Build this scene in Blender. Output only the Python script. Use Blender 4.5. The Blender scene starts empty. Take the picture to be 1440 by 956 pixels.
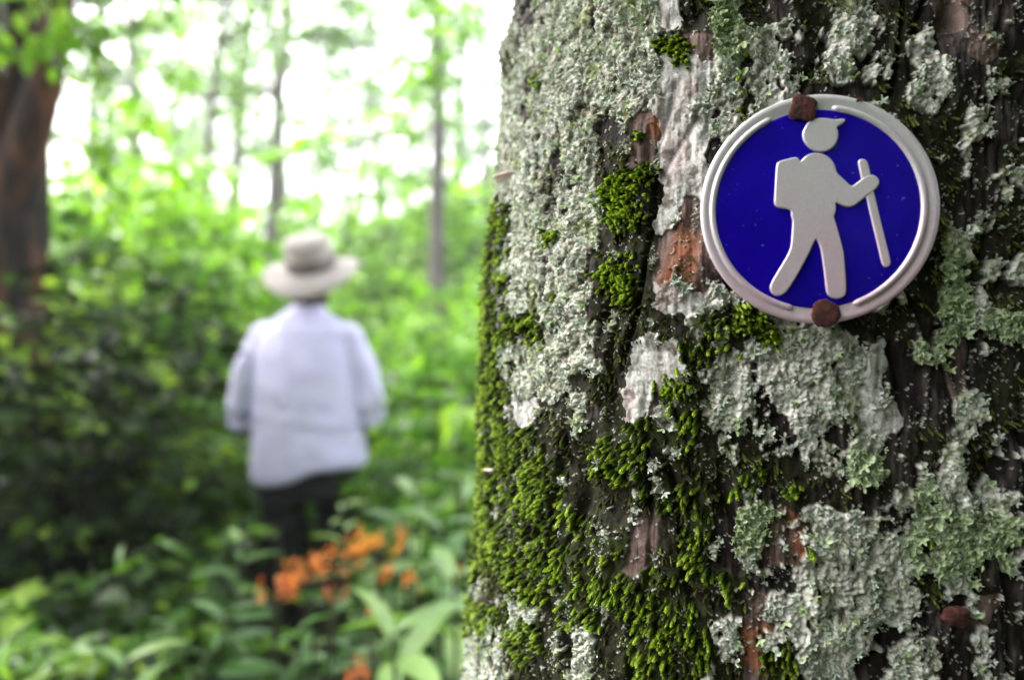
import bpy, bmesh, math, random
import numpy as np
from mathutils import Vector, Matrix, Euler

PI = math.pi
R = math.radians
rng = np.random.default_rng(11)
random.seed(5)
SC = bpy.context.scene
COL = SC.collection
CAMZ = 1.33
FPX = 960.0                       # focal length in photograph pixels (24 mm on 36 mm)

# ------------------------------------------------------------------ helpers
def P(px, py, y):
    """world point seen at photo pixel (px,py) at depth y"""
    return np.array([(px - 720) / FPX * y, y, CAMZ - (py - 478) / FPX * y])

def tag(o, label=None, cat=None, group=None, kind=None):
    if label: o['label'] = label
    if cat: o['category'] = cat
    if group: o['group'] = group
    if kind: o['kind'] = kind
    return o

def link(name, data, parent=None):
    o = bpy.data.objects.new(name, data)
    COL.objects.link(o)
    if parent is not None: o.parent = parent
    return o

def empty(name, loc=(0, 0, 0), rz=0.0):
    o = link(name, None)
    o.location = [float(a) for a in loc]; o.rotation_euler = (0, 0, rz)
    o.empty_display_size = .1
    return o

def mesh_np(name, V, F, mat=None, smooth=True, color=None, tone=None):
    """V (n,3); F (m,k) array or list of such arrays"""
    me = bpy.data.meshes.new(name)
    Fs = F if isinstance(F, list) else [F]
    Fs = [np.asarray(f, dtype=np.int32) for f in Fs if len(f)]
    loops = np.concatenate([f.ravel() for f in Fs])
    counts = np.concatenate([np.full(len(f), f.shape[1], dtype=np.int32) for f in Fs])
    starts = np.concatenate([[0], np.cumsum(counts)[:-1]]).astype(np.int32)
    me.vertices.add(len(V)); me.vertices.foreach_set('co', np.ascontiguousarray(V, dtype=np.float32).ravel())
    me.loops.add(len(loops)); me.loops.foreach_set('vertex_index', loops)
    me.polygons.add(len(counts)); me.polygons.foreach_set('loop_start', starts)
    me.polygons.foreach_set('use_smooth', np.full(len(counts), smooth))
    me.update(calc_edges=True)
    if color is not None:
        a = me.color_attributes.new('tint', 'FLOAT_COLOR', 'POINT')
        c = np.ones((len(V), 4), dtype=np.float32); c[:, :3] = color
        a.data.foreach_set('color', c.ravel())
    if tone is not None:
        a = me.attributes.new('tone', 'FLOAT', 'POINT')
        a.data.foreach_set('value', np.ascontiguousarray(tone, dtype=np.float32))
    if mat: me.materials.append(mat)
    return me

def grid_faces(nr, nc, wrap=False):
    i = np.arange(nr - 1)[:, None]; j = np.arange(nc if wrap else nc - 1)[None, :]
    j2 = (j + 1) % nc
    a = i * nc + j; b = i * nc + j2; c = (i + 1) * nc + j2; d = (i + 1) * nc + j
    return np.stack([a, b, c, d], -1).reshape(-1, 4)

def hsh(ix, iy, seed):
    h = (ix.astype(np.int64) * 374761393 + iy.astype(np.int64) * 668265263 + seed * 974634777) & 0xFFFFFFFF
    h = ((h ^ (h >> 13)) * 1274126177) & 0xFFFFFFFF
    h = ((h ^ (h >> 16)) * 2246822519) & 0xFFFFFFFF
    return (h ^ (h >> 15)) & 0xFFFFFFFF

def pn(x, y, seed=0):
    ix = np.floor(x); iy = np.floor(y); fx = x - ix; fy = y - iy
    ux = fx * fx * fx * (fx * (fx * 6 - 15) + 10); uy = fy * fy * fy * (fy * (fy * 6 - 15) + 10)
    def g(dx, dy):
        a = hsh(ix + dx, iy + dy, seed) * (2 * PI / 4294967296.0)
        return np.cos(a) * (fx - dx) + np.sin(a) * (fy - dy)
    a = g(0, 0) * (1 - ux) + g(1, 0) * ux
    b = g(0, 1) * (1 - ux) + g(1, 1) * ux
    return (a * (1 - uy) + b * uy) * 1.5

def fbm(x, y, octv=4, seed=0, gain=.5):
    v = 0; a = 1; t = 0
    for o in range(octv):
        v = v + a * pn(x * 2 ** o, y * 2 ** o, seed + o * 17); t += a; a *= gain
    return v / t

def worley(x, y, seed=0):
    ix = np.floor(x); iy = np.floor(y)
    f1 = np.full(x.shape, 9.0); f2 = np.full(x.shape, 9.0); idv = np.zeros(x.shape)
    for dx in (-1, 0, 1):
        for dy in (-1, 0, 1):
            cx = ix + dx; cy = iy + dy
            h = hsh(cx, cy, seed)
            px = cx + (h & 0xFFFF) / 65535.0; py = cy + ((h >> 16) & 0xFFFF) / 65535.0
            d = np.hypot(px - x, py - y)
            m = d < f1
            f2 = np.where(m, f1, np.minimum(f2, d))
            idv = np.where(m, (hsh(cx, cy, seed + 7) & 0xFFFF) / 65535.0, idv)
            f1 = np.where(m, d, f1)
    return f1, f2, idv

def sstep(a, b, x):
    t = np.clip((x - a) / (b - a), 0, 1)
    return t * t * (3 - 2 * t)

def frames(D, up=None):
    """rotation matrices whose local +Y is D (n,3); local Z near 'up' (n,3)"""
    D = D / np.linalg.norm(D, axis=1, keepdims=True)
    if up is None: up = np.tile([0., 0., 1.], (len(D), 1))
    X = np.cross(D, up); n = np.linalg.norm(X, axis=1, keepdims=True)
    X = np.where(n < 1e-4, np.array([[1., 0, 0]]), X / np.maximum(n, 1e-9))
    Z = np.cross(X, D)
    return np.stack([X, D, Z], -1)

def spin(Rm, ang):
    """rotate frames about their own Y by ang"""
    c = np.cos(ang)[:, None]; s = np.sin(ang)[:, None]
    X = Rm[:, :, 0] * c - Rm[:, :, 2] * s; Z = Rm[:, :, 0] * s + Rm[:, :, 2] * c
    return np.stack([X, Rm[:, :, 1], Z], -1)

def tile(tv, tf, pos, Rm, scl):
    """copies of a template in one vertex/face array; scl (n,) or (n,3)"""
    n = len(pos); scl = np.asarray(scl, dtype=float)
    if scl.ndim == 1: scl = np.repeat(scl[:, None], 3, 1)
    V = np.einsum('nij,nkj->nki', Rm, tv[None] * scl[:, None, :]) + pos[:, None, :]
    F = (tf[None] + (np.arange(n) * len(tv))[:, None, None]).reshape(-1, tf.shape[1])
    return V.reshape(-1, 3), F

class Acc:
    def __init__(s): s.V = []; s.F = []; s.T = []; s.n = 0
    def add(s, V, F, tone=0.5):
        V = np.asarray(V, float)
        s.V.append(V); s.F.append(np.asarray(F) + s.n)
        s.T.append(np.broadcast_to(np.asarray(tone, float), (len(V),)) if np.ndim(tone) < 1 or len(tone) != len(V) else np.asarray(tone, float))
        s.n += len(V)
    def mesh(s, name, mat, smooth=True):
        return mesh_np(name, np.concatenate(s.V), s.F, mat, smooth, tone=np.concatenate(s.T))

def tube(pts, rad, nseg=8, cap=True):
    pts = np.asarray(pts, float); n = len(pts)
    rad = np.broadcast_to(np.asarray(rad, float), (n,))
    T = np.gradient(pts, axis=0); T /= np.linalg.norm(T, axis=1, keepdims=True) + 1e-12
    ref = np.array([0.31, .95, 0.05]) if abs(T[0][2]) > .6 else np.array([0., 0, 1.])
    X = np.cross(T, ref); X /= np.linalg.norm(X, axis=1, keepdims=True) + 1e-12
    Y = np.cross(T, X)
    a = np.arange(nseg) / nseg * 2 * PI
    V = pts[:, None] + rad[:, None, None] * (X[:, None] * np.cos(a)[None, :, None] + Y[:, None] * np.sin(a)[None, :, None])
    V = V.reshape(-1, 3); F = grid_faces(n, nseg, True)
    return V, F

# ------------------------------------------------------------------ materials
def mat_new(name):
    m = bpy.data.materials.new(name); m.use_nodes = True
    nt = m.node_tree; b = nt.nodes['Principled BSDF']
    return m, nt, b

def N(nt, t, **kw):
    n = nt.nodes.new(t)
    for k, v in kw.items(): setattr(n, k, v)
    return n

def ramp(nt, stops, fac):
    r = nt.nodes.new('ShaderNodeValToRGB')
    el = r.color_ramp.elements
    while len(el) < len(stops): el.new(.5)
    for e, (p, c) in zip(el, stops):
        e.position = p; e.color = (*c, 1)
    nt.links.new(fac, r.inputs['Fac'])
    return r.outputs['Color']

def noise(nt, scale, detail=4, vec=None, rough=.55, ntype=None):
    n = nt.nodes.new('ShaderNodeTexNoise'); n.inputs['Scale'].default_value = scale
    n.inputs['Detail'].default_value = detail; n.inputs['Roughness'].default_value = rough
    if vec is None:
        tc = nt.nodes.new('ShaderNodeTexCoord'); vec = tc.outputs['Object']
    nt.links.new(vec, n.inputs['Vector'])
    return n.outputs['Fac']

def bump(nt, b, h, strength, dist):
    bn = nt.nodes.new('ShaderNodeBump'); bn.inputs['Strength'].default_value = strength
    bn.inputs['Distance'].default_value = dist
    nt.links.new(h, bn.inputs['Height']); nt.links.new(bn.outputs['Normal'], b.inputs['Normal'])

def leaf_mat(name, stops, transl=.35, rough=.45, spec=.5, nscale=60, tint=None):
    """leaf: tone attribute -> colour, thin translucent"""
    m, nt, b = mat_new(name)
    at = N(nt, 'ShaderNodeAttribute', attribute_name='tone')
    c = ramp(nt, stops, at.outputs['Fac'])
    nz = noise(nt, nscale, 2)
    mx = N(nt, 'ShaderNodeMix', data_type='RGBA', blend_type='MULTIPLY')
    mx.inputs['Factor'].default_value = .45
    nt.links.new(c, mx.inputs[6]); nt.links.new(ramp(nt, [(.3, (.6, .6, .6)), (.7, (1.25, 1.25, 1.25))], nz), mx.inputs[7])
    c = mx.outputs[2]
    nt.links.new(c, b.inputs['Base Color']); b.inputs['Roughness'].default_value = rough
    b.inputs['Specular IOR Level'].default_value = spec
    tr = N(nt, 'ShaderNodeBsdfTranslucent')
    g = N(nt, 'ShaderNodeMix', data_type='RGBA', blend_type='MULTIPLY'); g.inputs['Factor'].default_value = 1
    nt.links.new(c, g.inputs[6]); g.inputs[7].default_value = tint or (1.5, 1.6, .7, 1)
    nt.links.new(g.outputs[2], tr.inputs['Color'])
    ms = N(nt, 'ShaderNodeMixShader'); ms.inputs[0].default_value = transl
    nt.links.new(b.outputs[0], ms.inputs[1]); nt.links.new(tr.outputs[0], ms.inputs[2])
    nt.links.new(ms.outputs[0], nt.nodes['Material Output'].inputs['Surface'])
    return m

# ------------------------------------------------------------------ camera, light, world
cam_d = bpy.data.cameras.new('camera'); cam = link('camera', cam_d)
cam.location = (0, 0, CAMZ); cam.rotation_euler = (R(90), 0, 0)
cam_d.sensor_width = 36; cam_d.lens = 24; cam_d.clip_start = .01; cam_d.clip_end = 500
cam_d.dof.use_dof = True; cam_d.dof.focus_distance = .285
# aperture chosen for a far blur disc of about 22 photo px
cam_d.dof.aperture_fstop = 4.0
cam_d.dof.aperture_blades = 0
SC.camera = cam

SUN_EL, SUN_AZ = R(52), R(-62)     # azimuth measured from +Y (view direction) towards +X; negative = left
sun_d = bpy.data.lights.new('sun', 'SUN'); sun = link('sun', sun_d)
sun_d.energy = 1.5; sun_d.angle = R(50); sun_d.color = (1, .97, .93)
sdir = Vector((math.sin(SUN_AZ) * math.cos(SUN_EL), math.cos(SUN_AZ) * math.cos(SUN_EL), math.sin(SUN_EL)))
sun.rotation_euler = sdir.to_track_quat('Z', 'Y').to_euler()
sun.location = (0, 0, 30)

W = bpy.data.worlds.new('World'); SC.world = W; W.use_nodes = True
nt = W.node_tree; bg = nt.nodes['Background']
sky = nt.nodes.new('ShaderNodeTexSky'); sky.sky_type = 'NISHITA'; sky.sun_disc = False
sky.sun_elevation = SUN_EL; sky.sun_rotation = SUN_AZ
sky.air_density = 1.0; sky.dust_density = 6.0; sky.ozone_density = 1.0
hs = nt.nodes.new('ShaderNodeHueSaturation'); hs.inputs['Saturation'].default_value = .28
nt.links.new(sky.outputs[0], hs.inputs['Color']); nt.links.new(hs.outputs[0], bg.inputs['Color'])
bg.inputs['Strength'].default_value = .15

SC.view_settings.view_transform = 'Standard'; SC.view_settings.look = 'None'
SC.view_settings.gamma = 1; SC.view_settings.use_curve_mapping = False
SC.view_settings.exposure = 3.05
SC.cycles.use_denoising = True
SC.cycles.max_bounces = 7; SC.cycles.diffuse_bounces = 4; SC.cycles.glossy_bounces = 2
SC.cycles.transmission_bounces = 4; SC.cycles.volume_bounces = 1; SC.cycles.transparent_max_bounces = 4
SC.cycles.caustics_reflective = False; SC.cycles.caustics_refractive = False
SC.cycles.sample_clamp_indirect = 6
SC.cycles.use_adaptive_sampling = False
# ------------------------------------------------------------------ the big mossy trunk
CTRL = np.array([(-.008, .42), (-.001, .368), (.022, .322), (.060, .286), (.112, .2705), (.165, .263), (.215, .262), (.275, .274), (.335, .308),
                 (.385, .37), (.405, .46), (.375, .56), (.29, .63), (.18, .635), (.08, .59), (.01, .51)])
def catmull(C, m):
    n = len(C); out = []
    for i in range(n):
        p0, p1, p2, p3 = C[i - 1], C[i], C[(i + 1) % n], C[(i + 2) % n]
        t = (np.arange(m) / m)[:, None]
        out.append(.5 * (2 * p1 + (p2 - p0) * t + (2 * p0 - 5 * p1 + 4 * p2 - p3) * t ** 2 + (3 * p1 - p0 - 3 * p2 + p3) * t ** 3))
    return np.concatenate(out)
prof = catmull(CTRL, 300)
seg = np.linalg.norm(np.roll(prof, -1, 0) - prof, axis=1); S = np.concatenate([[0], np.cumsum(seg)]); LEN = S[-1]
profc = np.vstack([prof, prof[:1]])
# nonuniform columns: fine over the visible front, coarser elsewhere
dens = lambda s: np.where((s > LEN * 0 - 1) & (s < .40), .00042, .0011)
ss = []; s_ = 0.0
while s_ < LEN - .0006:
    ss.append(s_)
    if s_ < .375: s_ += .00043
    elif s_ < .52 or s_ > LEN - .10: s_ += .0011
    else: s_ += .006
ss = np.array(ss); NC = len(ss)
px0 = np.interp(ss, S, profc[:, 0]); py0 = np.interp(ss, S, profc[:, 1])
tx = np.interp(ss + .004, S, profc[:, 0]) - np.interp((ss - .004) % LEN, S, profc[:, 0])
ty = np.interp((ss + .004) % LEN, S, profc[:, 1]) - np.interp((ss - .004) % LEN, S, profc[:, 1])
L_ = np.hypot(tx, ty); nx0 = ty / L_; ny0 = -tx / L_
cc = prof.mean(0)
flip = np.sign(nx0 * (px0 - cc[0]) + ny0 * (py0 - cc[1])); nx0 *= flip; ny0 *= flip
nx0[0] = nx0[1]; ny0[0] = ny0[1]
zz = np.concatenate([np.arange(-1.36, -.26, .012), np.arange(-.26, .24, .00045), np.arange(.24, .5, .003), np.arange(.5, 5.2, .02)])
NR = len(zz)
s2 = np.broadcast_to(ss[None], (NR, NC)); z2 = np.broadcast_to(zz[:, None], (NR, NC))
nx = np.broadcast_to(nx0[None], (NR, NC)); ny = np.broadcast_to(ny0[None], (NR, NC))
# lean and flare of the left flank, root flare at the ground
offz = np.interp(zz, [-1.4, -1.25, -.8, -.4, -.215, -.163, -.075, .0, .034, .10, .165, .21, 5.2],
                 [.20, .15, .07, .035, .020, .014, .0078, .0068, .0050, -.0030, -.0095, -.0130, -.02])
wl = np.clip((.20 - px0) / .2, 0, 1) ** .8
wl = np.where(py0 > .52, .5, wl)
lowz = sstep(-.25, -.8, -(-zz)) if False else np.clip((-zz - .25) / .6, 0, 1)
off = offz[:, None] * (wl[None] * (1 - lowz[:, None]) + lowz[:, None])
off = off + .03 * lowz[:, None] * np.sin(s2 / LEN * 2 * PI * 5 + .7)
top_t = np.clip((zz - .5) / 4.7, 0, 1)
X = px0[None] + nx * off; Y = py0[None] + ny * off
X = X + (cc[0] - X) * (top_t[:, None] * .35); Y = Y + (cc[1] - Y) * (top_t[:, None] * .35)

# -- where each growth sits on the bark: rows from top to bottom, 4 cm... cells of the front face
GMAP = ["gBLLLLPmGmBmLLmBRBB",
        "ggLLLLMRGLgBLLmLBRB",
        "gLLLLLPPLLgmLgmLBBm",
        "LgLLLLPPLLLBBBmLBBB",
        "LLLLBRPPLLBBBBmmBLB",
        "LLgLmRPPBBBBBBBmmBm",
        "LgmLmmPPBBBBBBBmmBL",
        "MLgLmmPRBBBBBBBmBgm",
        "MgLLmmRRBBBBBBBmLmm",
        "MLLgmmRRBBBBBBBmGgL",
        "MLLLmmPPLBBBBBmmGLm",
        "MMLLmmmLMMLLLBmBGBG",
        "MLLLmPPMLLLLLPBGRBB",
        "MLLmmPPmLLLLLPBBRBB",
        "MPmgmPLMLLgLLPPBLgm",
        "MMmmMMMmLmBgLLBmLmB",
        "MMMmMMmmmMmmLGBgLmB",
        "MMMmmmMMmBBBmBLGLgB",
        "MMMMmRmMBGRLLLgGGGB",
        "MMMMMRmMBLRLLLLGGGB",
        "mMMMMMMmMgBLLLLmLBB",
        "MLmMmMMMmRLLLLLBBRB",
        "gMmgmMMMgRLLLLBLBBB",
        "gmmLmMMMmRMLLBLLBBB"]
CH = 'LPMmBRGg'
G = np.array([[CH.index(c) for c in row] for row in GMAP])
onehot = np.stack([(G == k).astype(float) for k in range(8)])        # 8,24,19
wob = fbm(s2 * 55, z2 * 55, 3, 3); wob2 = fbm(s2 * 55, z2 * 55, 3, 43)
col_px = 720 + FPX * X / Y; row_px = 478 - FPX * z2 / Y
# rows/columns on the face (photo units), carried on round the flank past the edge by arc length
sl = np.argmin(col_px[NR // 2][: 200])
side = (nx * X + ny * Y) > 0
cpx = np.where(side, 690 - 0 * X, col_px)
gx = (cpx - 700 + 26 * wob) / 40; gy = (row_px - 20 + 30 * wob2) / 40
far = (side & (s2 > .2)) | (z2 > .26) | (z2 < -.26) | (col_px > 1475)
gxr = np.mod(s2 * 31 + 2 * wob, 18); gyr = np.mod(z2 * 24 + 40, 23)
gx = np.where(far, gxr, gx); gy = np.where(far, gyr, gy)
gx = np.clip(gx, 0, 17.999); gy = np.clip(gy, 0, 22.999)
ix = gx.astype(int); iy = gy.astype(int); fx = gx - ix; fy = gy - iy
fx = sstep(.1, .9, fx); fy = sstep(.1, .9, fy)
w = onehot[:, iy, ix] * (1 - fx) * (1 - fy) + onehot[:, iy, ix + 1] * fx * (1 - fy) + onehot[:, iy + 1, ix] * (1 - fx) * fy + onehot[:, iy + 1, ix + 1] * fx * fy
del wob2
lob1, lob1b, lobid = worley(s2 * 150 + .8 * pn(s2 * 300, z2 * 300, 5), z2 * 150 + .8 * pn(s2 * 300, z2 * 300, 6), 2)   # ~6 mm lobes
n8 = fbm(s2 * 110, z2 * 90, 4, 21)
n8b = fbm(s2 * 120, z2 * 70, 4, 91)
n20 = fbm(s2 * 45, z2 * 30, 3, 61)
lich = w[0] + .8 * w[7] * .75 + w[6] * .95
crust = w[1]
mossb = w[2]; mosst = w[3]; dark = w[4] + .25 * w[7]; red = w[5]
n3 = fbm(s2 * 330, z2 * 260, 3, 121)
rs1, rs2, rid = worley(s2 * 62 + .9 * wob, z2 * 55 + .9 * n8, 55)
rightw = np.where(side, 0, sstep(.04, .12, X))
n5 = fbm(s2 * 200, z2 * 150, 3, 161)
nv = fbm(s2 * 95, z2 * 26, 3, 131)
sc = np.stack([.62 * lich + .80 * n8 + .34 * (.5 - lob1) + .55 * n3 + .66 * nv + .07 + (.30 + .75 * rightw) * (.46 - rs1) + .16 * (rid - .5) - .10 * rightw - .12 * rightw * sstep(.05, .2, z2),
               .66 * crust + .50 * n8b + .45 * n3 + .03,
               .75 * mossb + .42 * n20 + .25 * n8b + .07,
               .7 * mosst + .35 * n20 - .25 * n8 + .02,
               .7 * dark - .45 * n8 + .10 * n8b - .4 * nv,
               .7 * red - .3 * n8 + .2 * n8b])
o = np.sort(sc, 0)
def msk(k, wd=.06):
    oth = np.where(sc[k] >= o[-1] - 1e-9, o[-2], o[-1])
    return sstep(-wd, wd, sc[k] - oth)
mL, mP, mM, mT, mB, mR = [msk(k, .05 if k < 2 else .12) for k in range(6)]
green_l = np.clip(w[6] / (w[0] + w[6] + w[7] + .01) + .25 * n20 + .12 * (lobid - .5), 0, 1)

# -- relief
fis = pn(s2 * 46 + .9 * pn(s2 * 30, z2 * 14, 8), z2 * 11, 7)
fissure = np.exp(-(fis / .10) ** 2)
vert = fbm(s2 * 520, z2 * 55, 3, 33)
micro = fbm(s2 * 900, z2 * 900, 2, 35)
mid = fbm(s2 * 60, z2 * 38, 4, 71)
plate = sstep(-.1, .15, fbm(s2 * 70, z2 * 22, 3, 75))
fissure = fissure * sstep(-.25, .15, fbm(s2 * 25, z2 * 22, 2, 171))
h = .0038 * fbm(s2 * 17, z2 * 9, 3, 77) + .0018 * mid - .0048 * fissure * (1 - .55 * mL) * (1 - .8 * mP) + .0012 * plate + .0007 * n5
h += (mB + mR + .5 * mT) * (.00045 * vert + .00025 * micro)
g1, g1b, gid = worley(s2 * 600 + .9 * micro, z2 * 600 + .9 * micro, 4)         # 2.4 mm granules
g2, g2b, g2id = worley(s2 * 900, z2 * 900, 9)
h += mL * (.0009 + .0003 * rid * rightw + .0006 * (1 - lob1) * (lobid > .25) * .7 + .0013 * (.75 - g1) * (.35 + .9 * (rid > .35)) + .0006 * (.7 - g2) + .0010 * n3 + .0010 * n5 + .0006 * n8)
crk, crkb, _ = worley(s2 * 180, z2 * 180, 14)
crk2, crk2b, _ = worley(s2 * 560, z2 * 560, 15)
crack = 1 - sstep(.02, .10, crkb - crk); crack2 = 1 - sstep(.03, .18, crk2b - crk2)
h += mP * (.0009 + .0005 * vert + .00025 * micro - .00012 * crack - .00010 * crack2 + .0003 * n3)
h += (mM * .0012 + mT * .0006) * (1 + .5 * n8)
speck = (g1 < .12 + .16 * gid * gid + .10 * n3) & (gid > .90 - .45 * sstep(-.1, .35, n8)) & (mL + mP < .4)
speck = speck * (1 - mL)
h += speck * .0006
# knob on the left edge
knob = np.exp(-(((s2 - .04) / .018) ** 2 + ((z2 - .163) / .012) ** 2))
h += knob * (.007 + .002 * micro)
# seat for the sign: keep growths below its back
fine = ((zz > -.262) & (zz < .242)).astype(float)[:, None]
h = np.where(fine > 0, h, h * .9)

def mixc(a, b, t): return a * (1 - t)[..., None] + b * t[..., None]
def c3(*v): return np.array(v, float)
# -- colours (base albedo, with pit and crevice shade painted in)
cb = mixc(np.broadcast_to(c3(.006, .0042, .004), h.shape + (3,)), c3(.028, .018, .016), np.clip(.30 + .9 * vert + .5 * micro, 0, 1))  # bark set darker than its own tone, crevice shade in the colour
cb = mixc(cb, c3(.020, .024, .007), np.clip(1.6 * n20, 0, .6))
cb = mixc(cb, c3(.16, .13, .12), np.clip((plate - .3) * (.3 + vert), 0, .4))
cr = mixc(np.broadcast_to(c3(.05, .030, .025), h.shape + (3,)), c3(.22, .155, .135), np.clip(.5 + .9 * vert + .6 * n8b, 0, 1))
cr = mixc(cr, c3(.30, .10, .045), np.clip(2.4 * (n20 - .10), 0, .75))
cl = mixc(np.broadcast_to(c3(.24, .28, .20), h.shape + (3,)), c3(.66, .70, .60), np.clip(.42 + .8 * n8 + .7 * (rid - .5) + .3 * rightw + .3 * (lobid - .5) + .7 * (.45 - g1), 0, 1))
cl = mixc(cl, c3(.16, .13, .085), np.clip((g1 - .46) * 3.4, 0, .85))  # pits: bark tone between granules, plus painted stand-in for weak occlusion
cl = mixc(cl, c3(.05, .042, .03), np.clip(-4.0 * (n5 + .11), 0, .93))  # deeper pit darkening, shade put into the lichen colour
lr1, lr2, lri = worley(s2 * 240 + 1.3 * n3, z2 * 240 + 1.3 * n5, 211)
cl = mixc(cl, c3(.045, .038, .026), sstep(.14, .02, lr2 - lr1) * .75)
cl = cl * (1 + .30 * (lri - .5))[..., None]
cl = mixc(cl, c3(.22, .27, .07), np.clip(2.5 * (pn(s2 * 80, z2 * 70, 181) - .35), 0, .5))
cl = mixc(cl, c3(.30, .22, .16), np.clip(2.5 * (n3 - .16), 0, .5))
cl = mixc(cl, c3(.10, .085, .05), np.clip((g2 - .62) * 2.5, 0, .5))
cl = mixc(cl, c3(.60, .58, .54), np.clip(rightw * (.35 + 1.2 * (rid - .4)), 0, .7))
cl = mixc(cl, c3(.26, .35, .14), np.clip(green_l * 1.1, 0, .85) * np.clip(.6 + n8, .2, 1))
cl = np.minimum(cl * 1.05, .68)
cp = mixc(np.broadcast_to(c3(.33, .32, .30), h.shape + (3,)), c3(.62, .63, .60), np.clip(.5 + .8 * n8b + .5 * micro, 0, 1))
cp = mixc(cp, c3(.20, .15, .13), np.clip(2.2 * (vert - .12), 0, .6))
cp = mixc(cp, c3(.40, .28, .27), np.clip(2.0 * (n20 - .12), 0, .6))
cp = mixc(cp, c3(.12, .09, .07), np.clip(-3.5 * (n5 + .16), 0, .8))
cp = mixc(cp, c3(.14, .11, .09), crack * .18 * (n8 > 0))
cp = mixc(cp, c3(.22, .19, .17), crack2 * .25)
cm = mixc(np.broadcast_to(c3(.010, .010, .004), h.shape + (3,)), c3(.032, .042, .007), np.clip(.5 + micro + n8, 0, 1))
ct = mixc(np.broadcast_to(c3(.008, .0065, .004), h.shape + (3,)), c3(.032, .034, .009), np.clip(.35 + micro + .8 * n8, 0, 1))
wt = np.stack([mL, mP, mM, mT, mB, mR]); wt = wt / (wt.sum(0) + 1e-6)
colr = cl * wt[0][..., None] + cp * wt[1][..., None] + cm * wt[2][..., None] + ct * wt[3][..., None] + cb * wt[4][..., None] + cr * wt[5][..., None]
colr = mixc(colr, c3(.48, .50, .43), speck * .9)
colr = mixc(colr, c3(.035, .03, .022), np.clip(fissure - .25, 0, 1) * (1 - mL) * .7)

X = X + nx * h; Y = Y + ny * h
TR = np.stack([X, Y, z2 + CAMZ + 0 * h], -1)
big_tree = empty('tree', (float(cc[0]), float(cc[1]), -.02))
tag(big_tree, 'big close tree trunk crusted with grey lichen and green moss, holding the blue sign', 'tree')
borg = np.array([cc[0], cc[1], -.02])
m_bark, nt, b = mat_new('lichened_bark')
at = N(nt, 'ShaderNodeVertexColor', layer_name='tint')
nz = noise(nt, 1400, 3, rough=.7)
mx = N(nt, 'ShaderNodeMix', data_type='RGBA', blend_type='MULTIPLY'); mx.inputs['Factor'].default_value = .8
nt.links.new(at.outputs['Color'], mx.inputs[6]); nt.links.new(ramp(nt, [(.3, (.62, .6, .58)), (.7, (1.3, 1.3, 1.3))], nz), mx.inputs[7])
nt.links.new(mx.outputs[2], b.inputs['Base Color'])
b.inputs['Roughness'].default_value = .75; b.inputs['Specular IOR Level'].default_value = .18
bump(nt, b, noise(nt, 2200, 3, rough=.7), .7, .0003)
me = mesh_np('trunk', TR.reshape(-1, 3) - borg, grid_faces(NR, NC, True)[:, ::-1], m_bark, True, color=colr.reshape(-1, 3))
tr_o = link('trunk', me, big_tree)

# -- surface frames for the things that grow on it
FR = np.where((zz > -.262) & (zz < .242))[0]; FC = np.where((ss < .40) | (ss > LEN - .05))[0]
sub = np.ix_(FR, FC)
Pp = TR[sub]; Nn = np.stack([nx[sub], ny[sub], 0 * ny[sub]], -1)
area = np.broadcast_to((np.where((ss[FC] < .375), 1., 2.56))[None], Pp.shape[:2])
# area under the sign stays thin
sg = (np.hypot(Pp[..., 0] - .1165, Pp[..., 2] - (CAMZ + .0495)) < .0395)
def pick(weight, n):
    p = (weight * area).ravel().astype(float); p /= p.sum()
    i = rng.choice(p.size, n, p=p, replace=True)
    return i
def flat(a): return a[sub].ravel()

# ---- moss: thick feathery shoots
def shoot_template(nring=9, per=5, seed=0):
    r = np.random.default_rng(seed); V = []; F = []; T = []
    # core
    k = 5
    prof_r = [.10, .16, .19, .17, .10, .02]; prof_y = [0, .2, .45, .7, .9, 1.0]
    for y_, r_ in zip(prof_y, prof_r):
        for j in range(k):
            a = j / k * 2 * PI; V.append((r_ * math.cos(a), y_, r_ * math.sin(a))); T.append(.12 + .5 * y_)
    for i in range(len(prof_y) - 1):
        for j in range(k):
            F.append((i * k + j, i * k + (j + 1) % k, (i + 1) * k + (j + 1) % k, (i + 1) * k + j))
    for i in range(nring):
        t = i / (nring - 1); y_ = .08 + .84 * t; rr = (.15 + .07 * math.sin(t * PI)) * (1 - .55 * t * t)
        for j in range(per):
            a = (j + .5 * (i % 2)) / per * 2 * PI + r.normal(0, .15)
            d = np.array([math.cos(a), 0, math.sin(a)]); tn = np.array([-math.sin(a), 0, math.cos(a)])
            base = np.array([0, y_, 0]) + d * rr * .6
            ln = .24 * r.uniform(.8, 1.25); out = r.uniform(.35, .75)
            mid_ = base + np.array([0, 1, 0]) * ln * .5 + d * (ln * .5 * out + .02)
            tip = base + np.array([0, 1, 0]) * ln + d * ln * out * (.7 if t < .8 else .25)
            wv = .055 * r.uniform(.8, 1.2)
            i0 = len(V); V += [tuple(base), tuple(mid_ - tn * wv), tuple(tip), tuple(mid_ + tn * wv)]
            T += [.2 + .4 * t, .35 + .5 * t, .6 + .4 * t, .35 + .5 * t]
            F.append((i0, i0 + 1, i0 + 2, i0 + 3))
    return np.array(V, float), np.array(F), np.array(T)

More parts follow.
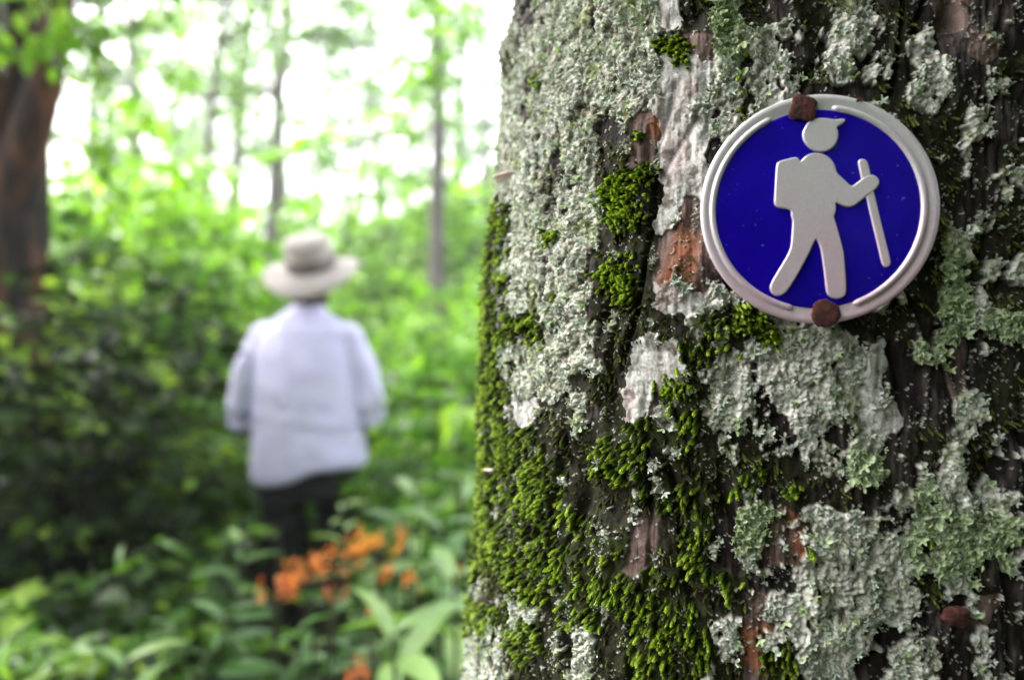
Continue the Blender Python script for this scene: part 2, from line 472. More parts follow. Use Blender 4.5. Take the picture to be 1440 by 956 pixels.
def moss_mesh(name, wgt, n, len_rng, width, mat, down=.8, side_=-.35, outw=.85, seed=0, tone_off=0.0, clump=None):
    acc = Acc()
    idx = pick(wgt, n)
    pos = Pp.reshape(-1, 3)[idx]; nor = Nn.reshape(-1, 3)[idx]
    tan = np.stack([-nor[:, 1], nor[:, 0], 0 * nor[:, 0]], -1)      # along the surface
    tan *= np.sign(tan[:, :1] + 1e-9)                                # pointing to +x
    sarr = flat(s2)[idx]; zarr = flat(z2)[idx]
    sw = fbm(sarr * 60, zarr * 60, 2, 7 + seed)
    D = nor * outw + np.array([0, 0, -1.]) * (down + .5 * sw[:, None]) + tan * (side_ + .9 * fbm(sarr * 45, zarr * 45, 2, 17 + seed)[:, None])
    D += rng.normal(0, .22, D.shape)
    Rm = spin(frames(D), rng.uniform(0, 6.28, n))
    ln = rng.uniform(*len_rng, n) * (1 + .35 * sw)
    per = 3
    for v in range(per):
        sel = np.arange(n) % per == v
        tv, tf, tt = shoot_template(seed=v + seed * 10)
        wv = width * rng.uniform(.75, 1.3, sel.sum())
        V, F = tile(tv, tf, pos[sel] - nor[sel] * .0012, Rm[sel], np.stack([ln[sel] * wv, ln[sel], ln[sel] * wv], -1))
        to = (tt[None] + rng.normal(tone_off - .05, .17, (sel.sum(), 1)) + .22 * sw[sel][:, None]).ravel()
        acc.add(V - borg, F, np.clip(to, 0, 1))
    return link(name, acc.mesh(name, mat), big_tree)

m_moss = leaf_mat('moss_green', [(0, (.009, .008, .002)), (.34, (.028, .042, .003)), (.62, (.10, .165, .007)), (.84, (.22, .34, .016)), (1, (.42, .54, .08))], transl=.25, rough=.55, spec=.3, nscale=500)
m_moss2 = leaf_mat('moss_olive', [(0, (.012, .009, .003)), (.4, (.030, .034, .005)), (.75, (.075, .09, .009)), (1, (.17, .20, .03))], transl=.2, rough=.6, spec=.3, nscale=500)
Mw = (mM[sub] ** 1.5) * (sstep(-.42, .05, n20[sub]) * .9 + .1) * (~sg)
Tw = (mT[sub] ** 1.5) * sstep(-.1, .3, n8b[sub] + .08) * (~sg)
BB = (1 - mL[sub]) * (1 - mP[sub]) * sstep(.1, .45, n20[sub]) * (~sg)
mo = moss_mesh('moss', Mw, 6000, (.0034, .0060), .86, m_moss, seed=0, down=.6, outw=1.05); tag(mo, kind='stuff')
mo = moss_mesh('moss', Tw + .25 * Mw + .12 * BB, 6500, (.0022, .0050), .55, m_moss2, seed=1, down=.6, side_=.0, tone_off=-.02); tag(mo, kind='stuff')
# bright little tufts: spots on the face
Xs = Pp[..., 0] / Pp[..., 1] * FPX + 720; Zs = 478 - (Pp[..., 2] - CAMZ) / Pp[..., 1] * FPX
spot = 0
for (a_, b_, r_) in [(957, 68, 15), (940, 62, 9), (868, 382, 22), (880, 410, 14), (1060, 455, 20), (1042, 440, 14), (1084, 470, 14), (946, 545, 18), (905, 245, 16), (870, 270, 22), (775, 330, 8), (1115, 690, 9), (880, 300, 20), (1030, 465, 10), (900, 190, 7), (758, 115, 6)]:
    spot = spot + np.exp(-(((Xs - a_) / r_) ** 2 + ((Zs - b_) / r_) ** 2) * 1.4)
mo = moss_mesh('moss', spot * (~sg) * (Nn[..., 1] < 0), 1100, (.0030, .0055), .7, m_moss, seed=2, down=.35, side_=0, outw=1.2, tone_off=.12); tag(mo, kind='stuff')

# ---- lichen: ruffled leafy lobes
def lobe_template(seed):
    """a fan of round-ended lobes with raised edges; local Y along growth, Z off the bark"""
    r = np.random.default_rng(seed); na = 13; V = [(0, 0, .0)]; T = [.25]; F3 = []; F4 = []
    angs = np.linspace(-1.15, 1.15, na)
    ph = r.uniform(0, 6.28); nl = r.choice([2, 3])
    edge = .72 + .28 * np.cos(angs * nl * 2.2 + ph) + r.normal(0, .05, na)
    edge = np.clip(edge, .35, 1.05)
    for k, (f, z_) in enumerate([(.45, .05), (.8, .12), (1.0, .26), (1.02, .20)]):
        for j, a in enumerate(angs):
            rr = edge[j] * f
            zz_ = z_ * (1 + .5 * math.sin(a * 5 + ph)) + r.normal(0, .012)
            V.append((math.sin(a) * rr, math.cos(a) * rr, zz_)); T.append([.35, .5, .85, .6][k])
    for j in range(na - 1): F3.append((0, 1 + j + 1, 1 + j, 1 + j))
    for k in range(3):
        for j in range(na - 1):
            a = 1 + k * na + j; F4.append((a, a + 1, a + 1 + na, a + na))
    F = [(f[0], f[1], f[2]) for f in F3]
    return np.array(V, float), np.array(F), np.array(F4), np.array(T)

def lichen_mesh(name, wgt, n, size, mat, seed=0, tilt=(.15, .7)):
    idx = pick(wgt, n)
    pos = Pp.reshape(-1, 3)[idx]; nor = Nn.reshape(-1, 3)[idx]
    tan = np.stack([-nor[:, 1], nor[:, 0], 0 * nor[:, 0]], -1)
    a = rng.uniform(0, 6.28, n)
    D = tan * np.cos(a)[:, None] + np.array([0, 0, 1.]) * np.sin(a)[:, None] + nor * rng.uniform(*tilt, n)[:, None]
    Rm = frames(D, nor)
    sz = rng.uniform(*size, n) * rng.uniform(.7, 1.2, n)
    Vs = []; F3 = []; F4 = []; Ts = []; off_ = 0
    for v in range(5):
        sel = np.arange(n) % 5 == v
        tv, t3, t4, tt = lobe_template(v + 50 * seed)
        V, F = tile(tv, t3, pos[sel] + nor[sel] * .0002, Rm[sel], sz[sel]); _, Fq = tile(tv, t4, pos[sel], Rm[sel], sz[sel])
        Vs.append(V); F3.append(F + off_); F4.append(Fq + off_); off_ += len(V)
        Ts.append(np.clip(tt[None] + rng.normal(0, .16, (sel.sum(), 1)), 0, 1).ravel())
    me = mesh_np(name, np.concatenate(Vs) - borg, F3 + F4, mat, True, tone=np.concatenate(Ts))
    return link(name, me, big_tree)
m_lic = leaf_mat('lichen_grey', [(0, (.13, .13, .10)), (.35, (.29, .34, .26)), (.7, (.48, .55, .45)), (1, (.66, .70, .62))], transl=.08, rough=.8, spec=.2, nscale=600, tint=(1, 1, .9, 1))
m_licg = leaf_mat('lichen_green', [(0, (.14, .18, .08)), (.4, (.32, .42, .20)), (.75, (.48, .57, .34)), (1, (.62, .66, .54))], transl=.12, rough=.75, spec=.2, nscale=600, tint=(1, 1.05, .7, 1))
edgeL = mL[sub] * (1 - mL[sub]) * 4 + .45 * mL[sub] * (n8[sub] > .02)
lo = lichen_mesh('lichen', (edgeL * (1 - .8 * green_l[sub]) + .02 * spot) * (~sg) * (mL[sub] > .5), 12000, (.0011, .0026), m_lic, 1); tag(lo, kind='stuff')
lo = lichen_mesh('lichen', mL[sub] * (green_l[sub] ** 1.5 + .02) * (~sg), 3200, (.0017, .0036), m_licg, 2, (.2, .9)); tag(lo, kind='stuff')

def surf(pxx, pyy, out=0.0):
    """point on the bark face seen at a photo pixel, and its outward normal"""
    d = np.where(Nn[..., 0] * Pp[..., 0] + Nn[..., 1] * Pp[..., 1] < .02, (Xs - pxx) ** 2 + (Zs - pyy) ** 2, 1e9)
    k = np.unravel_index(np.argmin(d), d.shape)
    return Pp[k] + Nn[k] * out, Nn[k]

# ------------------------------------------------------------------ trail sign
PSI = R(6.5); SD = .2565
so = P(1151, 293.5, SD)
su = np.array([math.cos(PSI), -math.sin(PSI), 0]); sn = np.array([-math.sin(PSI), -math.cos(PSI), 0])
UPX = 940, 90, 2.3310                                  # enlarged crop -> photo px
def SP(cx, cy):
    """point of the enlarged study of the sign -> plane of the sign"""
    px_ = UPX[0] + cx / UPX[2]; py_ = UPX[1] + cy / UPX[2]
    d = P(px_, py_, 1.0) - np.array([0, 0, CAMZ]); c0 = np.array([0, 0, CAMZ])
    t = np.dot(so - c0, sn) / np.dot(d, sn)
    q = c0 + d * t - so
    return (float(np.dot(q, su)), float(q[2]))
sign = empty('trail_sign', so)
sign.matrix_world = Matrix(((su[0], 0, sn[0], so[0]), (su[1], 0, sn[1], so[1]), (su[2], 1, sn[2], so[2]), (0, 0, 0, 1)))
tag(sign, 'round blue metal trail sign with silver hiker nailed to the lichened trunk', 'sign')
U = (SP(885, 476)[0] - SP(95, 476)[0]) / 790.0         # metres per study unit
c_out = SP(490, 476); c_in = SP(484, 476)
RO = 392 * U
def ring_mesh(name, prof_, seg_, mat, centre, parent, squash=1.0):
    V = []; F = []
    n = len(prof_)
    a = np.arange(seg_) / seg_ * 2 * PI
    for r_, z_ in prof_:
        V += [(centre[0] + r_ * math.cos(t), centre[1] + r_ * math.sin(t) * squash, z_) for t in a]
    F = grid_faces(n, seg_, True)
    me = mesh_np(name, np.array(V), F, mat, True)
    return link(name, me, parent)
m_sil, nt, b = mat_new('brushed_aluminium')
n1 = noise(nt, 38, 3); n2 = noise(nt, 900, 3, rough=.7)
tc = N(nt, 'ShaderNodeTexCoord'); sp = N(nt, 'ShaderNodeSeparateXYZ'); nt.links.new(tc.outputs['Object'], sp.inputs[0])
mr = N(nt, 'ShaderNodeMapRange'); mr.inputs[1].default_value = .045; mr.inputs[2].default_value = -.045; mr.inputs[4].default_value = .65
nt.links.new(sp.outputs['Y'], mr.inputs[0])
ad = N(nt, 'ShaderNodeMath', operation='MULTIPLY_ADD'); nt.links.new(n1, ad.inputs[0]); ad.inputs[1].default_value = .6
nt.links.new(mr.outputs[0], ad.inputs[2])
cc_ = ramp(nt, [(.30, (.70, .68, .70)), (.65, (.70, .62, .67)), (1.0, (.74, .50, .61))], ad.outputs[0])
mx = N(nt, 'ShaderNodeMix', data_type='RGBA', blend_type='MULTIPLY'); mx.inputs['Factor'].default_value = .5
nt.links.new(cc_, mx.inputs[6]); nt.links.new(ramp(nt, [(.35, (.86, .86, .85)), (.65, (1.06, 1.06, 1.06))], n2), mx.inputs[7])
nt.links.new(mx.outputs[2], b.inputs['Base Color']); b.inputs['Metallic'].default_value = .35; b.inputs['Roughness'].default_value = .38
bump(nt, b, n2, .12, .0002)
plate_ = ring_mesh('rim_plate', [(0.0001, 0), (.9 * 345 * U, 0), (358 * U, .0002), (372 * U, .0007), (386 * U, .0008), (391 * U, .0003), (RO, -.0006), (390 * U, -.0016), (384 * U, -.0018), (0.0001, -.0018)], 220, m_sil, c_out, sign, squash=SP(490, 90)[1] / 392 / U * 1.0 if False else 1.0)
m_blue, nt, b = mat_new('blue_enamel')
nz = noise(nt, 60, 4)
base_ = ramp(nt, [(.3, (.005, .000, .27)), (.7, (.010, .001, .37))], nz)
dm = N(nt, 'ShaderNodeMix', data_type='RGBA'); nt.links.new(ramp(nt, [(.70, (0, 0, 0)), (.76, (1, 1, 1))], noise(nt, 420, 2)), dm.inputs['Factor'])
nt.links.new(base_, dm.inputs[6]); dm.inputs[7].default_value = (.16, .15, .28, 1)
nt.links.new(dm.outputs[2], b.inputs['Base Color'])
b.inputs['Roughness'].default_value = .2; b.inputs['Specular IOR Level'].default_value = .28; b.inputs['Coat Weight'].default_value = .0; b.inputs['Coat Roughness'].default_value = .15
bump(nt, b, noise(nt, 35, 3), .25, .002)
ring_mesh('enamel_face', [(0.0001, .0005), (330 * U, .0005), (337 * U, .0004), (339 * U, .0001)], 200, m_blue, c_in, sign)
def arc_bead(a0, a1, rad=346.5):
    n = 120; A = np.radians(np.linspace(a0, a1, n)); V = []; k = 9
    hw = 11.5 * U
    for i, a in enumerate(A):
        e = min(i, n - 1 - i); q = math.sqrt(1 - (1 - min(1, e / 3.0)) ** 2) if e < 3 else 1.0
        q = max(q, .05)
        for j in range(k):
            t = PI * j / (k - 1)
            r_ = rad * U + hw * q * math.cos(t); V.append((c_in[0] + r_ * math.cos(a), c_in[1] + r_ * math.sin(a), -.0002 + .0016 * q * math.sin(t) ** .8))
    F = grid_faces(n, k)
    if a1 > a0: F = F[:, ::-1]
    return link('raised_bead', mesh_np('raised_bead', np.array(V), F, m_sil, True), sign)
arc_bead(115, 257.6); arc_bead(82, -70.3)
def chaikin(pts, it=3):
    p = np.array(pts, float)
    for _ in range(it):
        q = np.roll(p, -1, 0); p = np.stack([.75 * p + .25 * q, .25 * p + .75 * q], 1).reshape(-1, 2)
    return p
def emboss(name, pts, z0, ext, bev, it=3):
    cu = bpy.data.curves.new(name, 'CURVE'); cu.dimensions = '2D'; cu.fill_mode = 'BOTH'
    p = chaikin([SP(*q) for q in pts], it)
    s = cu.splines.new('POLY'); s.points.add(len(p) - 1)
    s.points.foreach_set('co', np.hstack([p, np.zeros((len(p), 1)), np.ones((len(p), 1))]).ravel()); s.use_cyclic_u = True
    cu.extrude = ext; cu.bevel_depth = bev; cu.bevel_resolution = 4; cu.offset = -bev * .9
    tmp = bpy.data.objects.new('tmp', cu); COL.objects.link(tmp)
    me = bpy.data.meshes.new_from_object(tmp.evaluated_get(bpy.context.evaluated_depsgraph_get()))
    bpy.data.objects.remove(tmp)
    me.name = name; me.transform(Matrix.Translation((0, 0, z0)))
    me.materials.clear(); me.materials.append(m_sil)
    me.polygons.foreach_set('use_smooth', np.abs(np.array([pp.normal.z for pp in me.polygons])) < .995)
    return link(name, me, sign)
body = [(352, 330), (360, 322), (385, 315), (412, 308), (424, 312), (428, 324), (436, 316), (448, 303), (465, 296), (485, 294), (508, 299), (530, 314),
        (543, 335), (547, 358), (560, 370), (580, 389), (596, 404), (612, 394), (630, 380), (640, 372), (652, 366), (672, 366), (686, 380), (687, 396), (678, 410),
        (662, 422), (645, 434), (625, 452), (606, 467), (588, 472), (568, 467), (552, 458), (544, 458), (546, 472), (544, 492), (537, 500), (545, 522),
        (556, 560), (570, 610), (574, 650), (578, 700), (580, 738), (577, 758), (560, 770), (536, 770), (518, 758), (513, 735), (509, 690), (503, 650),
        (498, 612), (488, 582), (479, 574), (471, 592), (455, 628), (430, 675), (405, 718), (382, 750), (362, 762), (340, 757), (330, 740), (332, 722),
        (350, 690), (375, 650), (393, 618), (400, 595), (402, 560), (406, 515), (400, 500), (400, 484), (392, 478), (372, 476), (352, 472), (344, 458), (346, 430), (349, 370)]
emboss('hiker_figure', body, .0006, .0002, .0006, 2)
head = [(446, 208), (456, 192), (472, 184), (495, 180), (520, 182), (545, 186), (568, 182), (577, 186), (572, 195), (558, 205), (547, 210), (553, 222), (554, 242), (546, 264), (532, 280), (515, 289), (495, 292), (472, 287), (452, 272), (439, 252), (436, 228)]
emboss('hiker_head', head, .0006, .0002, .0006, 2)
emboss('walking_stick', [(618, 322), (626, 314), (641, 314), (650, 323), (656, 350), (664, 392), (672, 430), (690, 505), (710, 585), (726, 648), (722, 662), (712, 668), (702, 664), (697, 655), (678, 575), (660, 500), (644, 430), (634, 395), (624, 350)], .0005, .0001, .0006, 2)

m_rust, nt, b = mat_new('rusty_iron')
nt.links.new(ramp(nt, [(.35, (.014, .007, .006)), (.5, (.055, .013, .010)), (.68, (.15, .035, .02))], noise(nt, 500, 6, rough=.7)), b.inputs['Base Color'])
b.inputs['Roughness'].default_value = .85; b.inputs['Metallic'].default_value = .1
bump(nt, b, noise(nt, 900, 4, rough=.7), 1.0, .0006)
def nail_mesh(rad, seed, square=0.0, height=.0014):
    r = np.random.default_rng(seed); seg_ = 40; V = []; 
    a = np.arange(seg_) / seg_ * 2 * PI
    wobble = 1 + .05 * np.sin(a * 3 + seed) + .03 * np.sin(a * 7 + 2 * seed) + r.normal(0, .012, seg_) + square * (np.abs(np.cos(2 * a + .4)) ** 2 - .5) * -1 * .25
    prof_ = [(.001, 1.0), (.35, .98), (.7, .85), (.92, .6), (1, .25), (.98, -.25), (.25, -.3), (.22, -4.5), (.001, -6)]
    for k, (q, z_) in enumerate(prof_):
        jz = r.normal(0, .06, seg_) if 0 < k < 5 else np.zeros(seg_)
        for j in range(seg_): V.append((rad * q * wobble[j] * math.cos(a[j]), rad * q * wobble[j] * math.sin(a[j]), (z_ + jz[j]) * height))
    return mesh_np('nail', np.array(V), grid_faces(len(prof_), seg_, True), m_rust, True)
p1 = SP(437, 150); p2 = SP(510, 818)
n1_ = link('nail', nail_mesh(47 * U, 3, 1.0, .0007), sign); n1_.location = (p1[0], p1[1], .0014); n1_['label'] = 'square rusty nail head at the top rim'
n2_ = link('nail', nail_mesh(48 * U, 8, 0.1, .0007), sign); n2_.location = (p2[0], p2[1], .0014); n2_['label'] = 'round rusty nail head at the bottom rim'
fl = chaikin([(0, 0), (.0010, .0002), (.0013, -.0006), (.0022, -.0010), (.0020, -.0016), (.0006, -.0012), (.0002, -.0020), (-.0006, -.0018), (-.0002, -.0008)], 1)
pc = SP(617, 112)
fv = np.vstack([np.hstack([fl + np.array(pc), np.full((len(fl), 1), .0012)]), np.hstack([fl + np.array(pc), np.full((len(fl), 1), .0004)])])
nf = len(fl); bmf = bmesh.new(); vs = [bmf.verts.new(v) for v in fv]
bmf.faces.new(vs[:nf]); [bmf.faces.new((vs[i], vs[i + nf], vs[(i + 1) % nf + nf], vs[(i + 1) % nf])) for i in range(nf)]
mf = bpy.data.meshes.new('rust_flake'); bmf.to_mesh(mf); bmf.free(); mf.materials.append(m_rust); link('rust_flake', mf, sign)

# lone nail lower right, and little bracket fungi
q, qn = surf(1338, 861, .003)
nl = link('nail', nail_mesh(.0052, 5, .5, .0022)); nl.location = q
nl.rotation_euler = Vector(qn).to_track_quat('Z', 'Y').to_euler(); nl.scale = (1, .78, 1)
tag(nl, 'single rusty red nail head in the bark low at the right, below the sign', 'nail')
m_fun, nt, b = mat_new('pink_fungus')
nt.links.new(ramp(nt, [(.3, (.62, .45, .42)), (.7, (.78, .66, .62))], noise(nt, 300, 3)), b.inputs['Base Color']); b.inputs['Roughness'].default_value = .6
def bracket(pxx, pyy, r_, label, seed):
    q, qn = surf(pxx, pyy, -.001)
    rr = np.random.default_rng(seed); n = 22; V = []; k = 7
    a = np.linspace(-PI / 2, PI / 2, n)
    edge = 1 + .12 * np.sin(a * 3 + seed) + rr.normal(0, .03, n)
    for f, z_ in [(.05, .12), (.4, .16), (.75, .10), (.97, .02), (1, -.04), (.9, -.10), (.5, -.22), (.05, -.5)]:
        for j in range(n): V.append((r_ * f * edge[j] * math.cos(a[j]), r_ * f * edge[j] * math.sin(a[j]), r_ * z_))
    o = link('bracket_fungus', mesh_np('bracket_fungus', np.array(V), grid_faces(8, n), m_fun, True))
    o.location = q; o.rotation_euler = (R(8), R(-6), math.atan2(qn[1], qn[0]))
    tag(o, label, 'fungus')
bracket(712, 249, .0075, 'small pink bracket fungus on the left edge of the mossy trunk, the upper one', 3)
bracket(691, 661, .0050, 'tiny pale bracket fungus low on the left edge of the mossy trunk', 4)
# ------------------------------------------------------------------ leaves and plants
def leaf_tpl(rows=4, wmax=.25, droop=.25, fold=.12, peak=.4):
    V = []; F = []
    for i in range(rows + 1):
        t = i / rows
        w_ = wmax * (math.sin(PI * min(1, t / (2 * peak)) if t < peak else PI * (.5 + .5 * (t - peak) / (1 - peak)))) ** .8 if 0 < t < 1 else .012
        y_ = t * math.cos(droop * t); z_ = -math.sin(droop * t) * t
        V += [(-w_, y_, z_ + fold * w_), (0, y_, z_ - .3 * fold * w_), (w_, y_, z_ + fold * w_)]
    for i in range(rows):
        a = i * 3; F += [(a, a + 1, a + 4, a + 3), (a + 1, a + 2, a + 5, a + 4)]
    return np.array(V, float), np.array(F)
LT_OV = leaf_tpl(3, .30, .35, .35, .38)
LT_LA = leaf_tpl(7, .105, .38, .40, .40)
LT_SM = leaf_tpl(2, .33, .25, .3, .45)

def put_leaves(acc, tpl, pos, D, size, up=None, tone=.5, roll=.5, parent_off=(0, 0, 0), r=rng):
    n = len(pos)
    Rm = spin(frames(D, up), r.normal(0, roll, n))
    V, F = tile(tpl[0], tpl[1], pos, Rm, size)
    acc.add(V, F, np.repeat(np.broadcast_to(tone, (n,)), len(tpl[0])))

def path(p0, d, ln, n, r, bend=.15, droop=0.0):
    pts = [np.array(p0, float)]; d = np.array(d, float); d /= np.linalg.norm(d)
    for i in range(n):
        d = d + r.normal(0, bend, 3) + np.array([0, 0, -droop]); d /= np.linalg.norm(d)
        pts.append(pts[-1] + d * ln / n)
    return np.array(pts)

def shrub_parts(seed, height, spread, nst, nleaf, lsize, tpl, tone0=.5, upright=.9, lo=.15):
    """stems fanning from the base with twigs and leaves; returns (stem Acc, foliage Acc)"""
    r = np.random.default_rng(seed); st = Acc(); fo = Acc()
    P_ = []; D_ = []; TN = []
    for k in range(nst):
        a = r.uniform(0, 6.28); d = (math.cos(a) * spread / height * r.uniform(.1, 1.0), math.sin(a) * spread / height * r.uniform(.1, 1.0), upright)
        ln = height * r.uniform(.6, 1.08)
        pp = path((math.cos(a) * .04, math.sin(a) * .04, -.03), d, ln, 7, r, .10, .01)
        V, F = tube(pp, np.linspace(.004 * (1 + height), .0015, len(pp)), 5); st.add(V, F, .5)
        clump_t = r.normal(0, .12)
        for q in range(max(4, int(7 * height))):
            t = r.uniform(lo, 1.0); i = min(int(t * 7), 6); base = pp[i] + (pp[i + 1] - pp[i]) * (t * 7 - i)
            a2 = r.uniform(0, 6.28); tl = spread * r.uniform(.2, .6)
            tw = path(base, (math.cos(a2), math.sin(a2), r.uniform(-.1, .8)), tl, 4, r, .18, .05)
            V, F = tube(tw, np.linspace(.002, .0008, 5), 4); st.add(V, F, .5)
            m = max(3, int(nleaf / nst / max(4, int(7 * height))))
            for j in range(m):
                t2 = (j + 1) / m; i2 = min(int(t2 * 4), 3); b = tw[i2] + (tw[i2 + 1] - tw[i2]) * (t2 * 4 - i2)
                td = tw[i2 + 1] - tw[i2]; td /= np.linalg.norm(td) + 1e-9
                side_ = np.cross(td, [0, 0, 1]) * (1 if j % 2 else -1)
                P_.append(b); D_.append(td * .7 + side_ * .9 + r.normal(0, .25, 3) + np.array([0, 0, -.1])); TN.append(clump_t)
    P_ = np.array(P_); D_ = np.array(D_); n = len(P_)
    hh = P_[:, 2] / height
    tone = np.clip(tone0 + np.array(TN) + r.normal(0, .20, n), 0, 1)
    put_leaves(fo, tpl, P_, D_, lsize * r.uniform(.55, 1.25, n), tone=tone, roll=.55, r=r)
    return st, fo

m_leaf_y = leaf_mat('leaf_bright', [(0, (.015, .045, .006)), (.35, (.06, .16, .012)), (.7, (.17, .35, .025)), (1, (.32, .50, .08))], transl=.42)
m_leaf_g = leaf_mat('leaf_green', [(0, (.008, .018, .004)), (.35, (.028, .075, .012)), (.65, (.075, .20, .018)), (1, (.25, .44, .06))], transl=.38, rough=.42, spec=.3)
m_leaf_d = leaf_mat('leaf_shade_dark', [(0, (.003, .006, .002)), (.5, (.010, .024, .006)), (.75, (.035, .080, .014)), (.92, (.16, .28, .035)), (1, (.30, .46, .06))], transl=.35, rough=.5, spec=.12)  # dark leaf: shade of the left undergrowth put into its colour
m_leaf_l = leaf_mat('leaf_long', [(0, (.02, .06, .015)), (.5, (.08, .19, .05)), (1, (.28, .42, .13))], transl=.35, rough=.35, nscale=25)
m_stem, nt, b = mat_new('green_stem')
nt.links.new(ramp(nt, [(.3, (.02, .028, .010)), (.7, (.045, .05, .02))], noise(nt, 20, 3)), b.inputs['Base Color']); b.inputs['Roughness'].default_value = .6
def bark_mat(name, a, b_, sc_=6):
    m, nt, b = mat_new(name)
    tc = N(nt, 'ShaderNodeTexCoord'); mp = N(nt, 'ShaderNodeMapping'); mp.inputs['Scale'].default_value = (1, 1, .18)
    nt.links.new(tc.outputs['Object'], mp.inputs[0])
    f = noise(nt, sc_, 5, mp.outputs[0], .65)
    nt.links.new(ramp(nt, [(.42, a), (.66, b_)], f), b.inputs['Base Color']); b.inputs['Roughness'].default_value = .85
    bump(nt, b, f, .8, .02)
    return m
m_bark_far = bark_mat('haze_paled_bark', (.07, .06, .058), (.20, .17, .16), 14)  # lichen-grey bark, paled with mist put into the colour
m_bark_red = bark_mat('dark_red_bark', (.006, .004, .004), (.17, .065, .028), 9)

def plant(name, loc, st, fo, mat, label, cat, group=None, rz=0, stem_mat=None):
    t = empty(name, loc, rz); tag(t, label, cat, group)
    if isinstance(st, Acc): st = st.mesh('stem', stem_mat or m_stem)
    if isinstance(fo, Acc): fo = fo.mesh('foliage', mat)
    link('stem', st, t); link('foliage', fo, t)
    return t

def ground_z(x, y):
    x = np.asarray(x, float); y = np.asarray(y, float)
    return .05 * pn(x * .5, y * .5, 3) + .02 * np.clip(y - 5, 0, 60) ** 1.25 + .05 * np.clip(-x - 4, 0, 30) + .04 * pn(x * 2, y * 2, 4)

# ground sheet
gx_ = np.concatenate([np.linspace(-90, -8, 24)[:-1], np.linspace(-8, 8, 130), np.linspace(8, 90, 24)[1:]])
gy_ = np.concatenate([np.linspace(-40, -3, 12)[:-1], np.linspace(-3, 16, 150), np.linspace(16, 140, 40)[1:]])
GX, GY = np.meshgrid(gx_, gy_); GZ = ground_z(GX, GY)
m_gr, nt, b = mat_new('forest_soil')
nt.links.new(ramp(nt, [(.3, (.015, .011, .008)), (.55, (.04, .028, .018)), (.75, (.09, .06, .035))], noise(nt, 14, 6, rough=.7)), b.inputs['Base Color'])
b.inputs['Roughness'].default_value = .95; bump(nt, b, noise(nt, 30, 5, rough=.7), 1, .03)
tag(link('ground', mesh_np('ground', np.stack([GX, GY, GZ], -1).reshape(-1, 3), grid_faces(len(gy_), len(gx_)), m_gr)), kind='structure')

# wooded hillside closing the valley on the right
hx = np.linspace(-60, 110, 170); hy = np.linspace(70, 138, 90); HX, HY = np.meshgrid(hx, hy)
HZ = 36 * sstep(-24, 8, HX + 6 * fbm(HX * .04, HY * .04, 2, 8)) * sstep(70, 108, HY) + 1.6 * pn(HX * .33, HY * .33, 9) + .8 * pn(HX * .8, HY * .8, 10) + ground_z(HX, HY) - 2.5
m_hill, nt, b = mat_new('wooded_slope')
nt.links.new(ramp(nt, [(.35, (.02, .03, .015)), (.65, (.06, .085, .035))], noise(nt, .6, 6, rough=.7)), b.inputs['Base Color']); b.inputs['Roughness'].default_value = .95
tag(link('hill', mesh_np('hill', np.stack([HX, HY, HZ], -1).reshape(-1, 3), grid_faces(90, 170), m_hill)), kind='structure')

# ---- undergrowth: the herb layer nobody could count
def field(n, xr, yr, h, lsize, mat, tone0, seed, keep=None, tpl=LT_OV, name='undergrowth'):
    r = np.random.default_rng(seed); acc = Acc()
    y = r.uniform(yr[0], yr[1], n * 3); x = r.uniform(-1, 1, n * 3) * (yr[1] * .9)
    ok = (x > xr[0] * 1) & (x < xr[1]) & (x > -.86 * y - .6) & (x < .85 * y + .4)
    if keep is not None: ok &= keep(x, y)
    x = x[ok][:n]; y = y[ok][:n]; n = len(x)
    cl = fbm(x * 1.1, y * 1.1, 3, seed); lane = np.where((y < 2.6) & (np.abs(x / y + .305) < .085), .38, 1.0); hh = lane * h(x, y) * (1 + .5 * cl)
    z = ground_z(x, y) + hh * np.sqrt(r.uniform(0.02, 1, n))
    D = np.stack([r.normal(0, 1, n), r.normal(0, 1, n), r.normal(-.05, .35, n)], -1)
    tone = np.clip(tone0 + .5 * cl + r.normal(0, .20, n), 0, 1)
    put_leaves(acc, tpl, np.stack([x, y, z], -1), D, lsize * r.uniform(.5, 1.3, n), tone=tone, roll=.5, r=r)
    tag(link(name, acc.mesh(name, mat)), kind='stuff')
notperson = lambda x, y: ~((np.abs(x + .83) < .33) & (y > 2.35) & (y < 3.1)) & (np.hypot(x - .2, y - .45) > .34)
left_dark = lambda x, y: (x < -.34 * y) & notperson(x, y)
right_br = lambda x, y: (x > -.42 * y) & notperson(x, y)
field(15000, (-6, 6), (2.4, 7.5), lambda x, y: .75 + .04 * y + .0 * x, .10, m_leaf_g, .52, 1, right_br)
field(20000, (-8, 8), (6.5, 16), lambda x, y: 1.0 + .04 * y, .12, m_leaf_y, .45, 2, lambda x, y: notperson(x, y) & (x > -.62 * y))
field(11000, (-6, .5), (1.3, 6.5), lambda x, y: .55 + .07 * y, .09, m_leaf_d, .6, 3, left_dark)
field(5000, (-3, 1.0), (1.1, 2.7), lambda x, y: .42 + .12 * y, .08, m_leaf_g, .30, 4, notperson)
field(12000, (-25, 25), (15, 45), lambda x, y: 3.2 + 0 * x, .24, m_leaf_y, .5, 5)

def scatter_shrubs(protos, spots, name, label_fn, cat, group):
    for k, (x, y, s, pi) in enumerate(spots):
        st, fo = protos[pi % len(protos)]
        t = empty(name, (x, y, float(ground_z(x, y))), (x * 7.3 + y * 3.1) % 6.28); t.scale = (s, s, s)
        tag(t, label_fn(x, y, k), cat, group)
        link('stem', st, t); link('foliage', fo, t)

